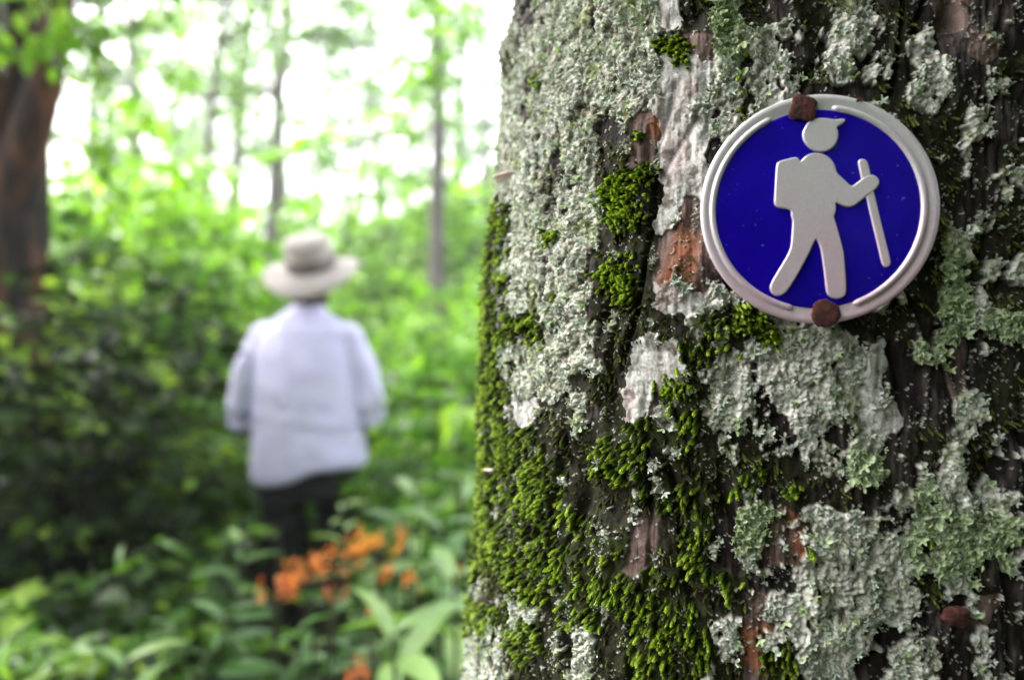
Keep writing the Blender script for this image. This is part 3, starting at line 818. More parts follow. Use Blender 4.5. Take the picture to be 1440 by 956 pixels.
def proto(seed, mat, **kw):
    st, fo = shrub_parts(seed, **kw)
    return st.mesh('stem', m_stem), fo.mesh('foliage', mat)
pr_bright = [proto(100 + i, m_leaf_y, height=2.3, spread=.95, nst=13, nleaf=2600, lsize=.11, tpl=LT_OV, tone0=.55) for i in range(3)]
pr_mid = [proto(200 + i, m_leaf_g, height=1.35, spread=.6, nst=11, nleaf=1200, lsize=.10, tpl=LT_OV, tone0=.62) for i in range(3)]
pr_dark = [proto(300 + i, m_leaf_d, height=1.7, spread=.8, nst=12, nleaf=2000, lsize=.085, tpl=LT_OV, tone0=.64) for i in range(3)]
pr_herb = [proto(400 + i, m_leaf_y, height=1.0, spread=.35, nst=7, nleaf=420, lsize=.085, tpl=LT_LA, tone0=.42, upright=1.4) for i in range(3)]

def px_spot(px, y, s, k): return ((px - 720) / FPX * y, y, s, k)
NUMW = ['first', 'second', 'third', 'fourth', 'fifth', 'sixth', 'seventh', 'eighth', 'ninth', 'tenth', 'eleventh', 'twelfth', 'thirteenth', 'fourteenth', 'fifteenth', 'sixteenth', 'seventeenth', 'eighteenth', 'nineteenth', 'twentieth']
bright = [px_spot(*a) for a in [(150, 5.2, 1.35, 0), (215, 6.2, 1.4, 1), (290, 6.6, 1.0, 2), (95, 6.0, 1.5, 1), (345, 7.4, .95, 0), (420, 8.2, .95, 1), (500, 8.8, .85, 2), (560, 7.8, .78, 0), (650, 8.4, .95, 1), (700, 7.0, .95, 2), (610, 10.5, 1.0, 0), (240, 8.5, 1.3, 2), (380, 5.4, .68, 2), (540, 5.6, .70, 1), (680, 5.2, .85, 0), (460, 11.5, 1.1, 1)]]
mid = [px_spot(*a) for a in [(600, 3.6, .95, 0), (665, 3.2, 1.0, 1), (560, 4.4, 1.0, 2), (640, 4.6, 1.15, 0), (250, 4.0, 1.05, 1), (285, 3.6, .72, 2), (175, 3.1, .75, 0), (215, 2.5, .5, 1), (590, 2.8, .72, 2), (690, 2.6, .9, 0), (320, 4.6, 1.05, 1), (245, 3.2, .85, 2), (290, 4.1, .95, 0), (470, 4.4, .95, 1), (150, 4.3, 1.35, 0)]]
darks = [px_spot(*a) for a in [(20, 2.9, 1.0, 0), (110, 3.4, 1.05, 1), (185, 4.3, 1.05, 2), (-40, 3.8, 1.15, 1), (60, 4.4, 1.2, 2), (270, 5.0, 1.05, 0), (150, 2.7, .72, 2), (-90, 2.6, .95, 0), (15, 2.4, .92, 1), (85, 2.6, .95, 2)]]
back = [px_spot(*a) for a in [(130, 11, 2.0, 0), (230, 13, 1.9, 1), (330, 14, 1.7, 2), (430, 15, 1.8, 0), (520, 16, 1.9, 1), (620, 15, 2.1, 2), (700, 14, 2.2, 0), (770, 13, 2.2, 1), (560, 12, 1.5, 2), (400, 12.5, 1.4, 1)]]
def side_word(x, y):
    p = 720 + FPX * x / y
    return p
back2 = [px_spot(*a) for a in [(170, 18, 2.5, 0), (260, 20, 2.6, 1), (345, 19, 2.2, 2), (420, 22, 2.5, 0), (500, 20, 2.5, 1), (575, 23, 2.8, 2), (660, 19, 2.9, 0), (730, 21, 3.1, 1)]]
def lab(kind):
    def f(x, y, k): return f'{kind}, the {NUMW[k]} nearest'
    return f
def order(sp): return sorted(sp, key=lambda a: a[1])
scatter_shrubs(pr_bright, order(bright), 'shrub', lab('tall pale yellow-green shrub beyond the walker'), 'shrub', 'tall bright shrubs behind the walker')
scatter_shrubs(pr_bright, order(back), 'shrub', lab('pale shrub in the mist under the thin trees'), 'shrub', 'misty shrubs under the thin trees')
scatter_shrubs(pr_bright, order(back2), 'shrub', lab('very tall faint shrub deep in the mist'), 'shrub', 'faint tall shrubs deep in the mist')
scatter_shrubs(pr_mid, order(mid), 'shrub', lab('waist-high green shrub around the walker'), 'shrub', 'green shrubs around the walker')
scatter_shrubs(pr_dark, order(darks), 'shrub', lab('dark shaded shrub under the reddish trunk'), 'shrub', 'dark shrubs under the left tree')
behind = [(-1.45, -1.35, 1.25, 0), (-.35, -1.95, 1.4, 1), (.95, -1.75, 1.4, 2), (1.85, -.75, 1.4, 0), (2.1, .6, 1.3, 1), (-2.7, -1.3, 1.5, 2), (.3, -3.1, 1.9, 0), (-1.5, -2.9, 1.9, 1), (2.3, -2.5, 1.9, 2)]  # unseen shrubs added behind and beside the camera to dim the trunk
scatter_shrubs(pr_dark, behind, 'shrub', lab('unseen dark shrub added to shade the big sign trunk'), 'shrub', 'unseen shrubs added to shade the trunk')
herbs = [px_spot(*a) for a in [(210, 1.35, .86, 0), (60, 1.25, .84, 1), (320, 1.9, .80, 2), (130, 1.8, .68, 0), (20, 1.7, .75, 2), (350, 1.5, .72, 0)]]
scatter_shrubs(pr_herb, order(herbs), 'herb', lab('low leafy herb in front of the walker'), 'plant', 'leafy herbs low in front')

# ---- long-leaved plants with their leaves whorled at the top
def long_plant(loc, h, seed, n=9, ls=.16, label='', lean=(0, 0), tone0=.5):
    r = np.random.default_rng(seed); st = Acc(); fo = Acc()
    pp = path((0, 0, -.02), (lean[0], lean[1], 1), h, 8, r, .03)
    V, F = tube(pp, np.linspace(.006, .003, 9), 7); st.add(V, F)
    Pn = []; Dn = []; S_ = []
    for k in range(n * 2):
        t = 1 - .62 * (k / (n * 2)) ** 1.2; i = min(int(t * 8), 7); b = pp[i] + (pp[i + 1] - pp[i]) * (t * 8 - i)
        a = k * 2.4 + r.normal(0, .25); e = .75 * (t - .4) + .1 + r.normal(0, .1)
        Pn.append(b); Dn.append((math.cos(a), math.sin(a), e)); S_.append(ls * 1.12 * (.55 + .6 * math.sin(min(1, (1 - t) * 5 + .25) * PI / 2)) * r.uniform(.85, 1.15))
    put_leaves(fo, LT_LA, np.array(Pn), np.array(Dn), np.array(S_), tone=np.clip(tone0 + r.normal(0, .16, len(Pn)), 0, 1), roll=.25, r=r)
    return plant('long_leaved_plant', loc, st, fo, m_leaf_l, label, 'plant', 'long-leaved plants by the trunk')
LP = [(575, 880, 1.00, .17, 'long-leaved plant just left of the trunk foot, nearest and lowest in view', .85),
      (650, 800, 1.15, .17, 'long-leaved plant touching the trunk edge behind the nearest one', .75),
      (635, 715, 1.6, .14, 'long-leaved plant with grey-green leaves right of the orange flowers', .62),
      (575, 672, 1.85, .13, 'long-leaved plant in front of the walker\'s right leg', .6),
      (660, 660, 1.9, .17, 'long-leaved plant close to the trunk edge at hip height of the walker', .6),
      (490, 688, 1.95, .08, 'small bright long-leaved plant in front of the walker\'s dark trousers', .7),
      (200, 905, 1.15, .10, 'pale star-shaped leafy plant low in the left corner of the view', .75),
      (318, 745, 1.75, .10, 'long-leaved plant left of the walker\'s knees', .6),
      (275, 862, 1.4, .11, 'long-leaved plant below the walker left of the orange flowers', .35),
      (690, 900, .95, .15, 'long-leaved plant half hidden by the foot of the trunk', .7)]
for k, (a, b_, d, ls, lb, tn) in enumerate(LP):
    w_ = P(a, b_, d); gz = float(ground_z(w_[0], w_[1]))
    long_plant((w_[0], w_[1], gz), w_[2] - gz, 500 + k, 8, ls, lb, tone0=tn)

# ---- orange flowers
m_or = leaf_mat('orange_petal', [(0, (.20, .03, .015)), (.3, (.60, .12, .01)), (.6, (.82, .28, .01)), (1, (.85, .50, .03))], transl=.3, rough=.5, tint=(1.2, .9, .5, 1))
def petal_tpl():
    V = [(-.05, 0, 0), (.05, 0, 0), (-.28, .55, .12), (.28, .55, .12), (-.12, 1, .05), (.12, 1, .05)]
    return np.array(V, float), np.array([(0, 1, 3, 2), (2, 3, 5, 4)])
PT = petal_tpl()
def flower_plant(px, py, d, seed, nhead, label, tone=.5):
    r = np.random.default_rng(seed); w_ = P(px, py, d); gz = float(ground_z(w_[0], w_[1])); h = w_[2] - gz
    t = empty('flowering_plant', (w_[0], w_[1], gz)); tag(t, label, 'flower', 'orange flowers in front of the walker')
    st = Acc(); fo = Acc(); pp = path((0, 0, -.02), (0, 0, 1), h, 6, r, .02)
    V, F = tube(pp, np.linspace(.005, .003, 7), 6); st.add(V, F)
    Pn = []; Dn = []
    for k in range(16):
        tt = r.uniform(.3, .97); i = min(int(tt * 6), 5); Pn.append(pp[i] + (pp[i + 1] - pp[i]) * (tt * 6 - i)); a = r.uniform(0, 6.28); Dn.append((math.cos(a), math.sin(a), .4))
    put_leaves(fo, LT_LA, np.array(Pn), np.array(Dn), r.uniform(.06, .11, 16), tone=.5, r=r)
    heads = []
    for q in range(nhead):
        e = np.array([r.normal(0, .022), r.normal(0, .022), h + r.normal(0, .012)])
        V, F = tube(np.array([pp[-2], (pp[-1] + e) / 2, e]), [.002, .0018, .0015], 5); st.add(V, F)
        fl_ = Acc(); nf_ = 7; P3 = []; D3 = []
        for f_ in range(nf_):
            c_ = e + r.normal(0, .009, 3); ax = r.normal(0, .6, 3) + np.array([0, -.3, 1]); ax /= np.linalg.norm(ax)
            u_ = np.cross(ax, [1, .2, 0]); u_ /= np.linalg.norm(u_); v_ = np.cross(ax, u_)
            for p_ in range(5):
                a = p_ / 5 * 2 * PI; P3.append(c_); D3.append(u_ * math.cos(a) + v_ * math.sin(a) + ax * .4)
        put_leaves(fl_, PT, np.array(P3), np.array(D3), r.uniform(.006, .010, len(P3)), tone=np.clip(tone + r.normal(0, .2, len(P3)), 0, 1), roll=.3, r=r)
        heads.append(fl_)
    link('stem', st.mesh('stem', m_stem), t); link('foliage', fo.mesh('foliage', m_leaf_l), t)
    for hd in heads: link('flower_head', hd.mesh('flower_head', m_or), t)
FL = [(392, 830, 1.40, 5, 'orange flower cluster, leftmost and lowest on the left of the row', .45),
      (425, 810, 1.45, 5, 'orange flower cluster second from the left of the row', .6),
      (448, 795, 1.50, 3, 'orange flower cluster between the low left heads and the big middle one', .65),
      (488, 776, 1.50, 6, 'orange flower cluster just under the walker\'s right foot', .55),
      (525, 764, 1.55, 8, 'largest brightest orange flower cluster in the middle of the row', .85),
      (563, 757, 1.60, 3, 'small orange flower cluster at the right end of the bright row', .8),
      (548, 798, 1.45, 2, 'small orange flower cluster just below the brightest one', .5),
      (470, 828, 1.35, 2, 'dull dark red flower cluster below the row', .0),
      (650, 802, 1.30, 1, 'orange flower cluster among long leaves close to the trunk', .5),
      (600, 848, 1.20, 1, 'tiny orange flower cluster under the long pale leaves', .4),
      (512, 890, 1.15, 1, 'orange-brown flower cluster behind the nearest long leaves', .2),
      (508, 940, 1.10, 3, 'red-orange flower cluster lowest of all, near the bottom edge', .25)]
for k, (a, b_, d, nh, lb, tn) in enumerate(FL): flower_plant(a, b_, d, 600 + k, nh, lb, tn)

# ------------------------------------------------------------------ trees
def tree_mesh(seed, h, r0, crown_lo, crown_r, nleaf, lsize, mat, bark, limbs=14, lean=.02, gap=.5):
    r = np.random.default_rng(seed); tk = Acc(); fo = Acc()
    pp = path((0, 0, -.3), (r.normal(0, lean), r.normal(0, lean), 1), h, 14, r, .025)
    rad = np.interp(np.linspace(0, 1, 15), [0, .03, .1, 1], [r0 * 1.5, r0 * 1.15, r0, r0 * .25])
    V, F = tube(pp, rad, 14); tk.add(V, F)
    Pn = []; TN = []
    for k in range(limbs):
        t = r.uniform(crown_lo, .97); i = min(int(t * 14), 13); b = pp[i]
        a = r.uniform(0, 6.28); ln = crown_r * r.uniform(.5, 1.1) * (1.15 - .6 * (t - crown_lo) / (1 - crown_lo))
        br = path(b, (math.cos(a), math.sin(a), r.uniform(.1, .7)), ln, 6, r, .14, .02)
        V, F = tube(br, np.linspace(r0 * .32, .008, 7), 6); tk.add(V, F)
        for q in range(5):
            i2 = r.integers(2, 7); a2 = r.uniform(0, 6.28)
            tw = path(br[min(i2, 6)], (math.cos(a2), math.sin(a2), r.uniform(-.3, .5)), ln * .4, 4, r, .2, .04)
            V, F = tube(tw, np.linspace(.012, .004, 5), 4); tk.add(V, F)
            for c_ in tw[1:]: Pn.append(c_); TN.append(r.normal(0, .12))
    Pn = np.array(Pn); TN = np.array(TN); keep = r.random(len(Pn)) > gap * .4; Pn = Pn[keep]; TN = TN[keep]
    j = r.integers(0, len(Pn), nleaf)
    pos = Pn[j] + r.normal(0, 1, (nleaf, 3)) * np.array([.22, .22, .13]) * crown_r / 2.5
    D = np.stack([r.normal(0, 1, nleaf), r.normal(0, 1, nleaf), r.normal(-.3, .4, nleaf)], -1)
    put_leaves(fo, LT_SM, pos, D, lsize * r.uniform(.6, 1.3, nleaf), tone=np.clip(.5 + TN[j] + r.normal(0, .12, nleaf), 0, 1), r=r)
    return tk.mesh('trunk', bark), fo.mesh('crown', mat)
far = [tree_mesh(700 + i, 13 + 2 * i, .13 + .02 * i, .36, 2.4, 2300, .14, m_leaf_g, m_bark_far, gap=1.2) for i in range(3)]
thin = [tree_mesh(720 + i, 11, .075, .38, 1.7, 1300, .12, m_leaf_y, m_bark_far, 12, .04) for i in range(2)]
def put_tree(pr, px, y, s, label, rz=0.0, group='misty trees beyond the walker'):
    x = (px - 720) / FPX * y
    t = empty('tree', (x, y, float(ground_z(x, y))), rz); t.scale = (s, s, s); tag(t, label, 'tree', group)
    link('trunk', pr[0], t); link('crown', pr[1], t)
    return t
put_tree(far[0], 608, 9.0, .92, 'slim straight tree right of the walker, the clearest of the misty ones', .4)
put_tree(far[1], 366, 11.0, .85, 'slim dark tree straight above the walker\'s hat in the mist', 1.4)
put_tree(thin[0], 268, 9.5, 1.0, 'thin tree left of the walker with pale gaps beside it', 2.0)
put_tree(thin[1], 316, 13.5, 1.1, 'very thin tree between the two trees left of the walker', .9)
put_tree(thin[0], 470, 14.0, 1.0, 'faint thin tree right above the walker, between two clearer trunks', 3.3)
put_tree(thin[1], 203, 10.5, 1.1, 'thin tree above the bright shrub near the dark reddish trunk', 4.3)
full = tree_mesh(760, 11, .14, .20, 2.6, 12000, .17, m_leaf_g, m_bark_far, 26, .02, .1)  # dense tree added out of view to cut the light on the trunk
for k, (x, y, s, rz) in enumerate([(.9, -3.3, 1.0, 0), (3.0, -1.2, 1.0, 1.1), (-1.8, -3.9, 1.1, 3.0), (-.2, -5.2, 1.2, 4.0), (3.9, -4.0, 1.2, 5.0)]):
    t = empty('tree', (x, y, float(ground_z(x, y))), rz); t.scale = (s, s, s)
    tag(t, f'unseen leafy full-crowned tree added to shade the big sign trunk, the {NUMW[k]} nearest', 'tree', 'unseen leafy trees added to shade the trunk'); link('trunk', full[0], t); link('crown', full[1], t)
FT = [(120, 16, 1, 1.0), (400, 19, 2, 1.0), (530, 22, 0, 1.1), (690, 17, 1, .9), (250, 21, 0, 1.1), (330, 26, 2, 1.2), (570, 28, 1, 1.2), (650, 27, 2, 1.25), (170, 28, 1, 1.2), (450, 31, 0, 1.2), (60, 23, 2, 1.1), (-30, 18, 0, 1), (760, 22, 2, 1.1), (850, 16, 0, 1.0), (1000, 20, 1, 1), (1200, 18, 2, 1), (1450, 20, 0, 1.1), (500, 36, 2, 1.2), (290, 36, 1, 1.3), (620, 38, 0, 1.3)]
FT.sort(key=lambda a: a[1])
for k, (a, y, i, s) in enumerate(FT):
    put_tree(far[i], a, y, s, f'faint tree deep in the mist, {NUMW[k]} nearest of the far stand', k * 1.3)

# unseen limbs and crown of the big mossy tree, added overhead as shade
r_ = np.random.default_rng(31); bt = Acc(); ends = []
for q in range(16):
    z0 = r_.uniform(3.0, 5.0); a0 = r_.uniform(0, 6.28)
    c0 = np.array([0, 0, z0])
    br = path(c0, (math.cos(a0), math.sin(a0), .3), r_.uniform(1.3, 2.2), 8, r_, .12)
    V, F = tube(br, np.linspace(.05, .010, 9), 8); bt.add(V, F); ends += list(br[3:])
    for w_ in range(5):
        a2 = r_.uniform(0, 6.28); tw = path(br[r_.integers(2, 9)], (math.cos(a2), math.sin(a2), r_.uniform(-.3, .4)), .8, 4, r_, .2)
        V, F = tube(tw, np.linspace(.010, .004, 5), 5); bt.add(V, F); ends += list(tw[1:])
link('limbs', bt.mesh('limbs', m_bark_far), big_tree)
ends = np.array(ends); j = r_.integers(0, len(ends), 15000); pos = ends[j] + r_.normal(0, .2, (15000, 3))
pos = pos[pos[:, 2] > CAMZ + .54 * np.maximum(pos[:, 1] + cc[1], .8) + .3]
ca = Acc(); put_leaves(ca, LT_OV, pos, r_.normal(0, 1, pos.shape) * [1, 1, .4], .10 * r_.uniform(.6, 1.3, len(pos)), tone=.5, r=r_)
link('crown', ca.mesh('crown', m_leaf_g), big_tree)

# the dark reddish tree on the left with a fork
r_ = np.random.default_rng(9); lt = Acc(); D0 = 3.1
base = P(-2, 478, D0); gz = float(ground_z(base[0], base[1])); big = empty('tree', (base[0], base[1], gz))
tag(big, 'broad dark tree trunk with reddish-brown streaks at the left edge of the view', 'tree')
H = 6.5; n = 60; zz_ = np.linspace(-.1, H, n); k = 48; a = np.arange(k) / k * 2 * PI
A2, Z2 = np.meshgrid(a, zz_); rad = .205 * np.interp(Z2, [-.1, .3, 1, 6.5], [1.5, 1.15, 1.0, .7])
rad = rad * (1 + .07 * fbm(A2 * 3.0, Z2 * .7, 3, 5) - .09 * np.exp(-(pn(A2 * 3.5, Z2 * .9, 6) / .12) ** 2))
rad[:, -1] = rad[:, -1]
V = np.stack([rad * np.cos(A2), rad * np.sin(A2), Z2], -1).reshape(-1, 3); lt.add(V, grid_faces(n, k, True))
fork = np.array([(.10, -.05, 1.95), (.20, -.10, 2.2), (.30, -.13, 2.45), (.36, -.16, 2.65), (.50, -.25, 3.3), (.7, -.35, 4.2)])
V, F = tube(fork, [.11, .085, .07, .065, .055, .04], 14); lt.add(V, F)
limb_ends = []
for q in range(16):
    z0 = r_.uniform(3.0, 6.3); a0 = r_.uniform(0, 6.28)
    br = path((0, 0, z0), (math.cos(a0), math.sin(a0), .35), r_.uniform(1.5, 2.8), 8, r_, .12)
    V, F = tube(br, np.linspace(.07, .012, 9), 8); lt.add(V, F); limb_ends += list(br[3:])
    for w_ in range(4):
        a2 = r_.uniform(0, 6.28); tw = path(br[r_.integers(3, 9)], (math.cos(a2), math.sin(a2), r_.uniform(-.4, .4)), .9, 4, r_, .2)
        V, F = tube(tw, np.linspace(.012, .004, 5), 5); lt.add(V, F); limb_ends += list(tw[1:])
limb_ends = np.array(limb_ends); limb_ends = limb_ends[(limb_ends[:, 2] > 1.9 + .0)]
link('trunk', lt.mesh('trunk', m_bark_red), big)
ca = Acc(); nl_ = 15000; j = r_.integers(0, len(limb_ends), nl_); pos = limb_ends[j] + r_.normal(0, .22, (nl_, 3))  # leafy crown added above the view to shade the left undergrowth
ok = pos[:, 2] + gz > CAMZ + .50 * np.maximum(pos[:, 1] + base[1], .6) + .05
pos = pos[ok]
put_leaves(ca, LT_OV, pos, r_.normal(0, 1, pos.shape) * [1, 1, .4], .085 * r_.uniform(.6, 1.3, len(pos)), tone=np.clip(r_.normal(.5, .15, len(pos)), 0, 1), r=r_)
link('crown', ca.mesh('crown', m_leaf_g), big)
# leafy sprays hanging in front of the dark trunk
def spray(px, py, d, seed, n, ls, label, mat=None, spread=(.12, .06, .14), tone0=.7, hang=None):
    """a sapling top: a thin stem from the ground whose leaves crowd round one height"""
    r = np.random.default_rng(seed); w_ = P(px, py, d); gz = float(ground_z(w_[0], w_[1])); h = w_[2] - gz
    st = Acc(); fo = Acc()
    pp = path((0, 0, -.02), (0, 0, 1), h + spread[2], 10, r, .035); pp[:, :2] -= np.array([np.interp(h, pp[:, 2], pp[:, 0]), np.interp(h, pp[:, 2], pp[:, 1])]) * (pp[:, 2:3] / h)
    stp = pp
    if hang is not None:
        top = np.array([hang.location.x - w_[0], hang.location.y - w_[1], 3.5]); q_ = np.linspace(0, 1, 9)[:, None]
        low = np.array([0, 0, h - spread[2]]); stp = low * (1 - q_) + top * q_ + np.array([0, 0, 1.0]) * np.sin(q_ * PI) * .25
    V, F = tube(stp, np.linspace(.006, .003, len(stp)), 6); st.add(V, F)
    Pn = []; Dn = []
    for q in range(n // 6):
        z_ = h + r.uniform(-1, 1) * spread[2]; a = r.uniform(0, 6.28)
        i = min(max(int(z_ / (h + spread[2]) * 10), 0), 9); b0 = np.array([np.interp(z_, pp[:, 2], pp[:, 0]), np.interp(z_, pp[:, 2], pp[:, 1]), z_])
        tw = path(b0, (math.cos(a), math.sin(a) * .6, .25), spread[0] * r.uniform(.6, 1.5), 5, r, .15, .03)
        V, F = tube(tw, np.linspace(.002, .001, 6), 4); st.add(V, F)
        for j in range(6): Pn.append(tw[min(j, 5)]); Dn.append(r.normal(0, 1, 3) * [1, 1, .45] + [0, 0, -.3])
    put_leaves(fo, LT_OV, np.array(Pn), np.array(Dn), ls * r.uniform(.6, 1.2, len(Pn)), tone=np.clip(tone0 + r.normal(0, .15, len(Pn)), 0, 1), r=r)
    if hang is not None:
        o_ = np.array([w_[0] - hang.location.x, w_[1] - hang.location.y, gz - hang.location.z])
        for A_ in (st, fo): A_.V = [v + o_ for v in A_.V]
        br = link('hanging_branch', st.mesh('hanging_branch', m_stem), hang); link('foliage', fo.mesh('foliage', mat or m_leaf_y), br); return br
    return plant('sapling', (w_[0], w_[1], gz), st, fo, mat or m_leaf_y, label, 'sapling', 'saplings standing near the dark trunk')
spray(85, 60, 2.3, 1, 60, .07, 'sapling with yellow-green leaves in front of the dark trunk at the top left', hang=big)
spray(8, 40, 2.0, 2, 36, .07, 'sapling with bright leaves at the very left edge near the top', hang=big)
spray(150, 30, 2.9, 3, 110, .07, 'sapling with leaves against the bright gaps right of the dark trunk', spread=(.28, .06, .25), tone0=.55, hang=big)
spray(150, 220, 3.6, 4, 260, .075, 'tall leafy sapling right of the dark trunk', spread=(.3, .1, .5), tone0=.6)
spray(215, 330, 4.0, 5, 260, .075, 'leafy sapling between the dark trunk and the walker', spread=(.35, .1, .45), tone0=.6)
spray(600, 60, 7.0, 6, 300, .13, 'tall sapling with pale green leaves beside the straight slim tree', spread=(.5, .1, .9), tone0=.6)
spray(680, 40, 7.5, 7, 120, .12, 'sapling whose top shows beside the edge of the big trunk', spread=(.4, .1, .5), tone0=.6)
spray(650, 590, 1.9, 8, 14, .10, 'sapling with a few yellow leaves right of the walker\'s elbow', spread=(.06, .02, .05), tone0=.95)

# ------------------------------------------------------------------ the walker
def loft(secs, k=20):
    """closed body from sections (x,y,z,rx,ry[,tiltx]) stacked along z-ish"""
    a = np.arange(k) / k * 2 * PI; V = []; secs = [tuple(s) for s in secs]
    for s in secs:
        for t in a: V.append((s[0] + s[3] * math.cos(t), s[1] + s[4] * math.sin(t), s[2]))
    F = [tuple(f) for f in grid_faces(len(secs), k, True)]
    V.append((secs[0][0], secs[0][1], secs[0][2])); V.append((secs[-1][0], secs[-1][1], secs[-1][2]))
    nb = len(V)
    F += [(j, nb - 2, (j + 1) % k) for j in range(k)] + [((len(secs) - 1) * k + j, (len(secs) - 1) * k + (j + 1) % k, nb - 1) for j in range(k)]
    return V, F
def limb(pts, rad, k=14):
    V, F = tube(pts, rad, k); V = [tuple(v) for v in V]; F = [tuple(f) for f in F]; n = len(pts)
    V.append(tuple(pts[0])); V.append(tuple(pts[-1])); nb = len(V)
    F += [(j, (j + 1) % k, nb - 2) for j in range(k)] + [((n - 1) * k + j, nb - 1, (n - 1) * k + (j + 1) % k) for j in range(k)]
    return V, F
def dense(pts, rad, m=6):
    pts = np.array(pts, float); t = np.linspace(0, len(pts) - 1, (len(pts) - 1) * m + 1); i = np.arange(len(pts))
    return np.stack([np.interp(t, i, pts[:, c]) for c in range(3)], -1), np.interp(t, i, rad)
def fuse(name, pieces, vox, mat, smooth=6, parent=None, post=None):
    V = []; F = []
    for v, f in pieces:
        o_ = len(V); V += list(v); F += [tuple(int(i) + o_ for i in q) for q in f]
    me = bpy.data.meshes.new(name); me.from_pydata([tuple(map(float, v)) for v in V], [], F)
    ob = bpy.data.objects.new('tmp', me); COL.objects.link(ob)
    bm = bmesh.new(); bm.from_mesh(me); bmesh.ops.recalc_face_normals(bm, faces=bm.faces); bm.to_mesh(me); bm.free()
    m = ob.modifiers.new('r', 'REMESH'); m.mode = 'VOXEL'; m.voxel_size = vox
    if smooth:
        s_ = ob.modifiers.new('s', 'SMOOTH'); s_.factor = .5; s_.iterations = smooth
    out = bpy.data.meshes.new_from_object(ob.evaluated_get(bpy.context.evaluated_depsgraph_get()))
    bpy.data.objects.remove(ob); out.name = name
    if post:
        co = np.empty(len(out.vertices) * 3, np.float32); out.vertices.foreach_get('co', co); co = co.reshape(-1, 3)
        no = np.empty(len(out.vertices) * 3, np.float32); out.vertices.foreach_get('normal', no); no = no.reshape(-1, 3)
        out.vertices.foreach_set('co', post(co.astype(float), no.astype(float)).astype(np.float32).ravel()); out.update()
    out.materials.clear(); out.materials.append(mat)
    out.polygons.foreach_set('use_smooth', np.ones(len(out.polygons), bool))
    return link(name, out, parent)

def flatmat(name, a, b_, rough=.8, sc_=8):
    m, nt, b = mat_new(name); nt.links.new(ramp(nt, [(.35, a), (.65, b_)], noise(nt, sc_, 4)), b.inputs['Base Color']); b.inputs['Roughness'].default_value = rough
    return m
m_skin = flatmat('skin', (.30, .15, .10), (.36, .19, .13), .55)
m_shirt = flatmat('lavender_white_cotton', (.69, .65, .94), (.76, .72, .98), .85, 5)
m_pants = flatmat('black_trousers', (.010, .010, .014), (.022, .022, .028), .8)
m_hat = flatmat('beige_canvas', (.46, .40, .385), (.56, .50, .475), .85)
m_band = flatmat('taupe_band', (.15, .125, .115), (.23, .195, .18), .85)
m_hair = flatmat('brown_hair', (.035, .018, .012), (.07, .035, .022), .6, 40)
m_boot = flatmat('boot_leather', (.05, .035, .028), (.09, .065, .05), .7)
walker = empty('person', (-.825, 2.74, float(ground_z(-.825, 2.74))))
wz = walker.location.z
tag(walker, 'person walking away in beige sun hat, pale lavender shirt and black trousers', 'person')
zb = -wz                                                    # local z of world 0
def L(x, y, z): return (x, y, z + zb)
LS, LE, LW = L(-.158, .0, 1.345), L(-.258, -.02, 1.02), L(-.16, .22, 1.08)
RS, RE, RW = L(.166, .0, 1.335), L(.262, .0, 1.03), L(.23, .24, 1.04)
def hand(w_, d, side_):
    out = []; w_ = np.array(w_); d = np.array(d, float); d /= np.linalg.norm(d); s_ = np.cross(d, [0, 0, 1]); s_ /= np.linalg.norm(s_); u_ = np.cross(s_, d)
    out.append(limb(*dense([w_ - d * .02, w_ + d * .04, w_ + d * .085], [.026, .036, .033], 4)))
    for q, (o_, ln) in enumerate(zip([-.028, -.010, .010, .027], [.060, .070, .066, .050])):
        b0 = w_ + d * .085 + s_ * o_; b1 = b0 + d * ln * .45 - u_ * .008; b2 = b1 + d * ln * .2 - u_ * .028; b3 = b2 - d * .010 - u_ * .018
        out.append(limb(*dense([w_ + d * .05 + s_ * o_ * .8, b0, b1, b2, b3], [.010, .0095, .009, .008, .0065], 4), k=8))
    t0 = w_ + d * .02 + s_ * .03 * side_; out.append(limb(*dense([w_ + d * .01, t0, t0 + d * .035 + s_ * .018 * side_, t0 + d * .06 + s_ * .012 * side_ - u_ * .012], [.013, .013, .011, .008], 4), k=8))
    return out
head_c = np.array(L(.018, .015, 1.60))
body_p = [loft([(0, 0, zb + .84, .15, .11), (0, 0, zb + .98, .145, .105), (0, 0, zb + 1.10, .135, .10), (0, 0, zb + 1.28, .165, .11), (0, -.005, zb + 1.35, .155, .085), (0, -.005, zb + 1.40, .09, .06)]),
          limb(*dense([L(0, -.01, 1.40), L(.003, 0, 1.50), L(.006, .012, 1.56)], [.066, .056, .055])),
          loft([tuple(head_c + [0, .012 * math.cos(t), -.118 * math.cos(t)]) + (.076 * max(math.sin(t), .02) * (1 - .10 * math.cos(t)), .096 * max(math.sin(t), .02)) for t in np.linspace(.05, PI - .05, 14)]),
          limb(*dense([head_c + [0, .085, .012], head_c + [0, .108, -.022], head_c + [0, .098, -.036]], [.008, .015, .012])),   # nose
          limb(*dense([head_c + [-.022, .083, -.058], head_c + [0, .093, -.058], head_c + [.022, .083, -.058]], [.007, .010, .007])),   # mouth
          limb(*dense([head_c + [-.078, .0, -.025], head_c + [-.084, -.006, .0], head_c + [-.079, -.002, .018]], [.010, .014, .010])),
          limb(*dense([head_c + [.078, .0, -.025], head_c + [.084, -.006, .0], head_c + [.079, -.002, .018]], [.010, .014, .010])),
          limb(*dense([LS, LE, LW], [.052, .040, .027])), limb(*dense([RS, RE, RW], [.052, .040, .027]))]
body_p += hand(LW, np.array(LW) - np.array(LE), 1) + hand(RW, np.array(RW) - np.array(RE), -1)
hipL, kneeL, ankL = L(-.09, 0, .90), L(-.10, .03, .48), L(-.10, -.05, .09)
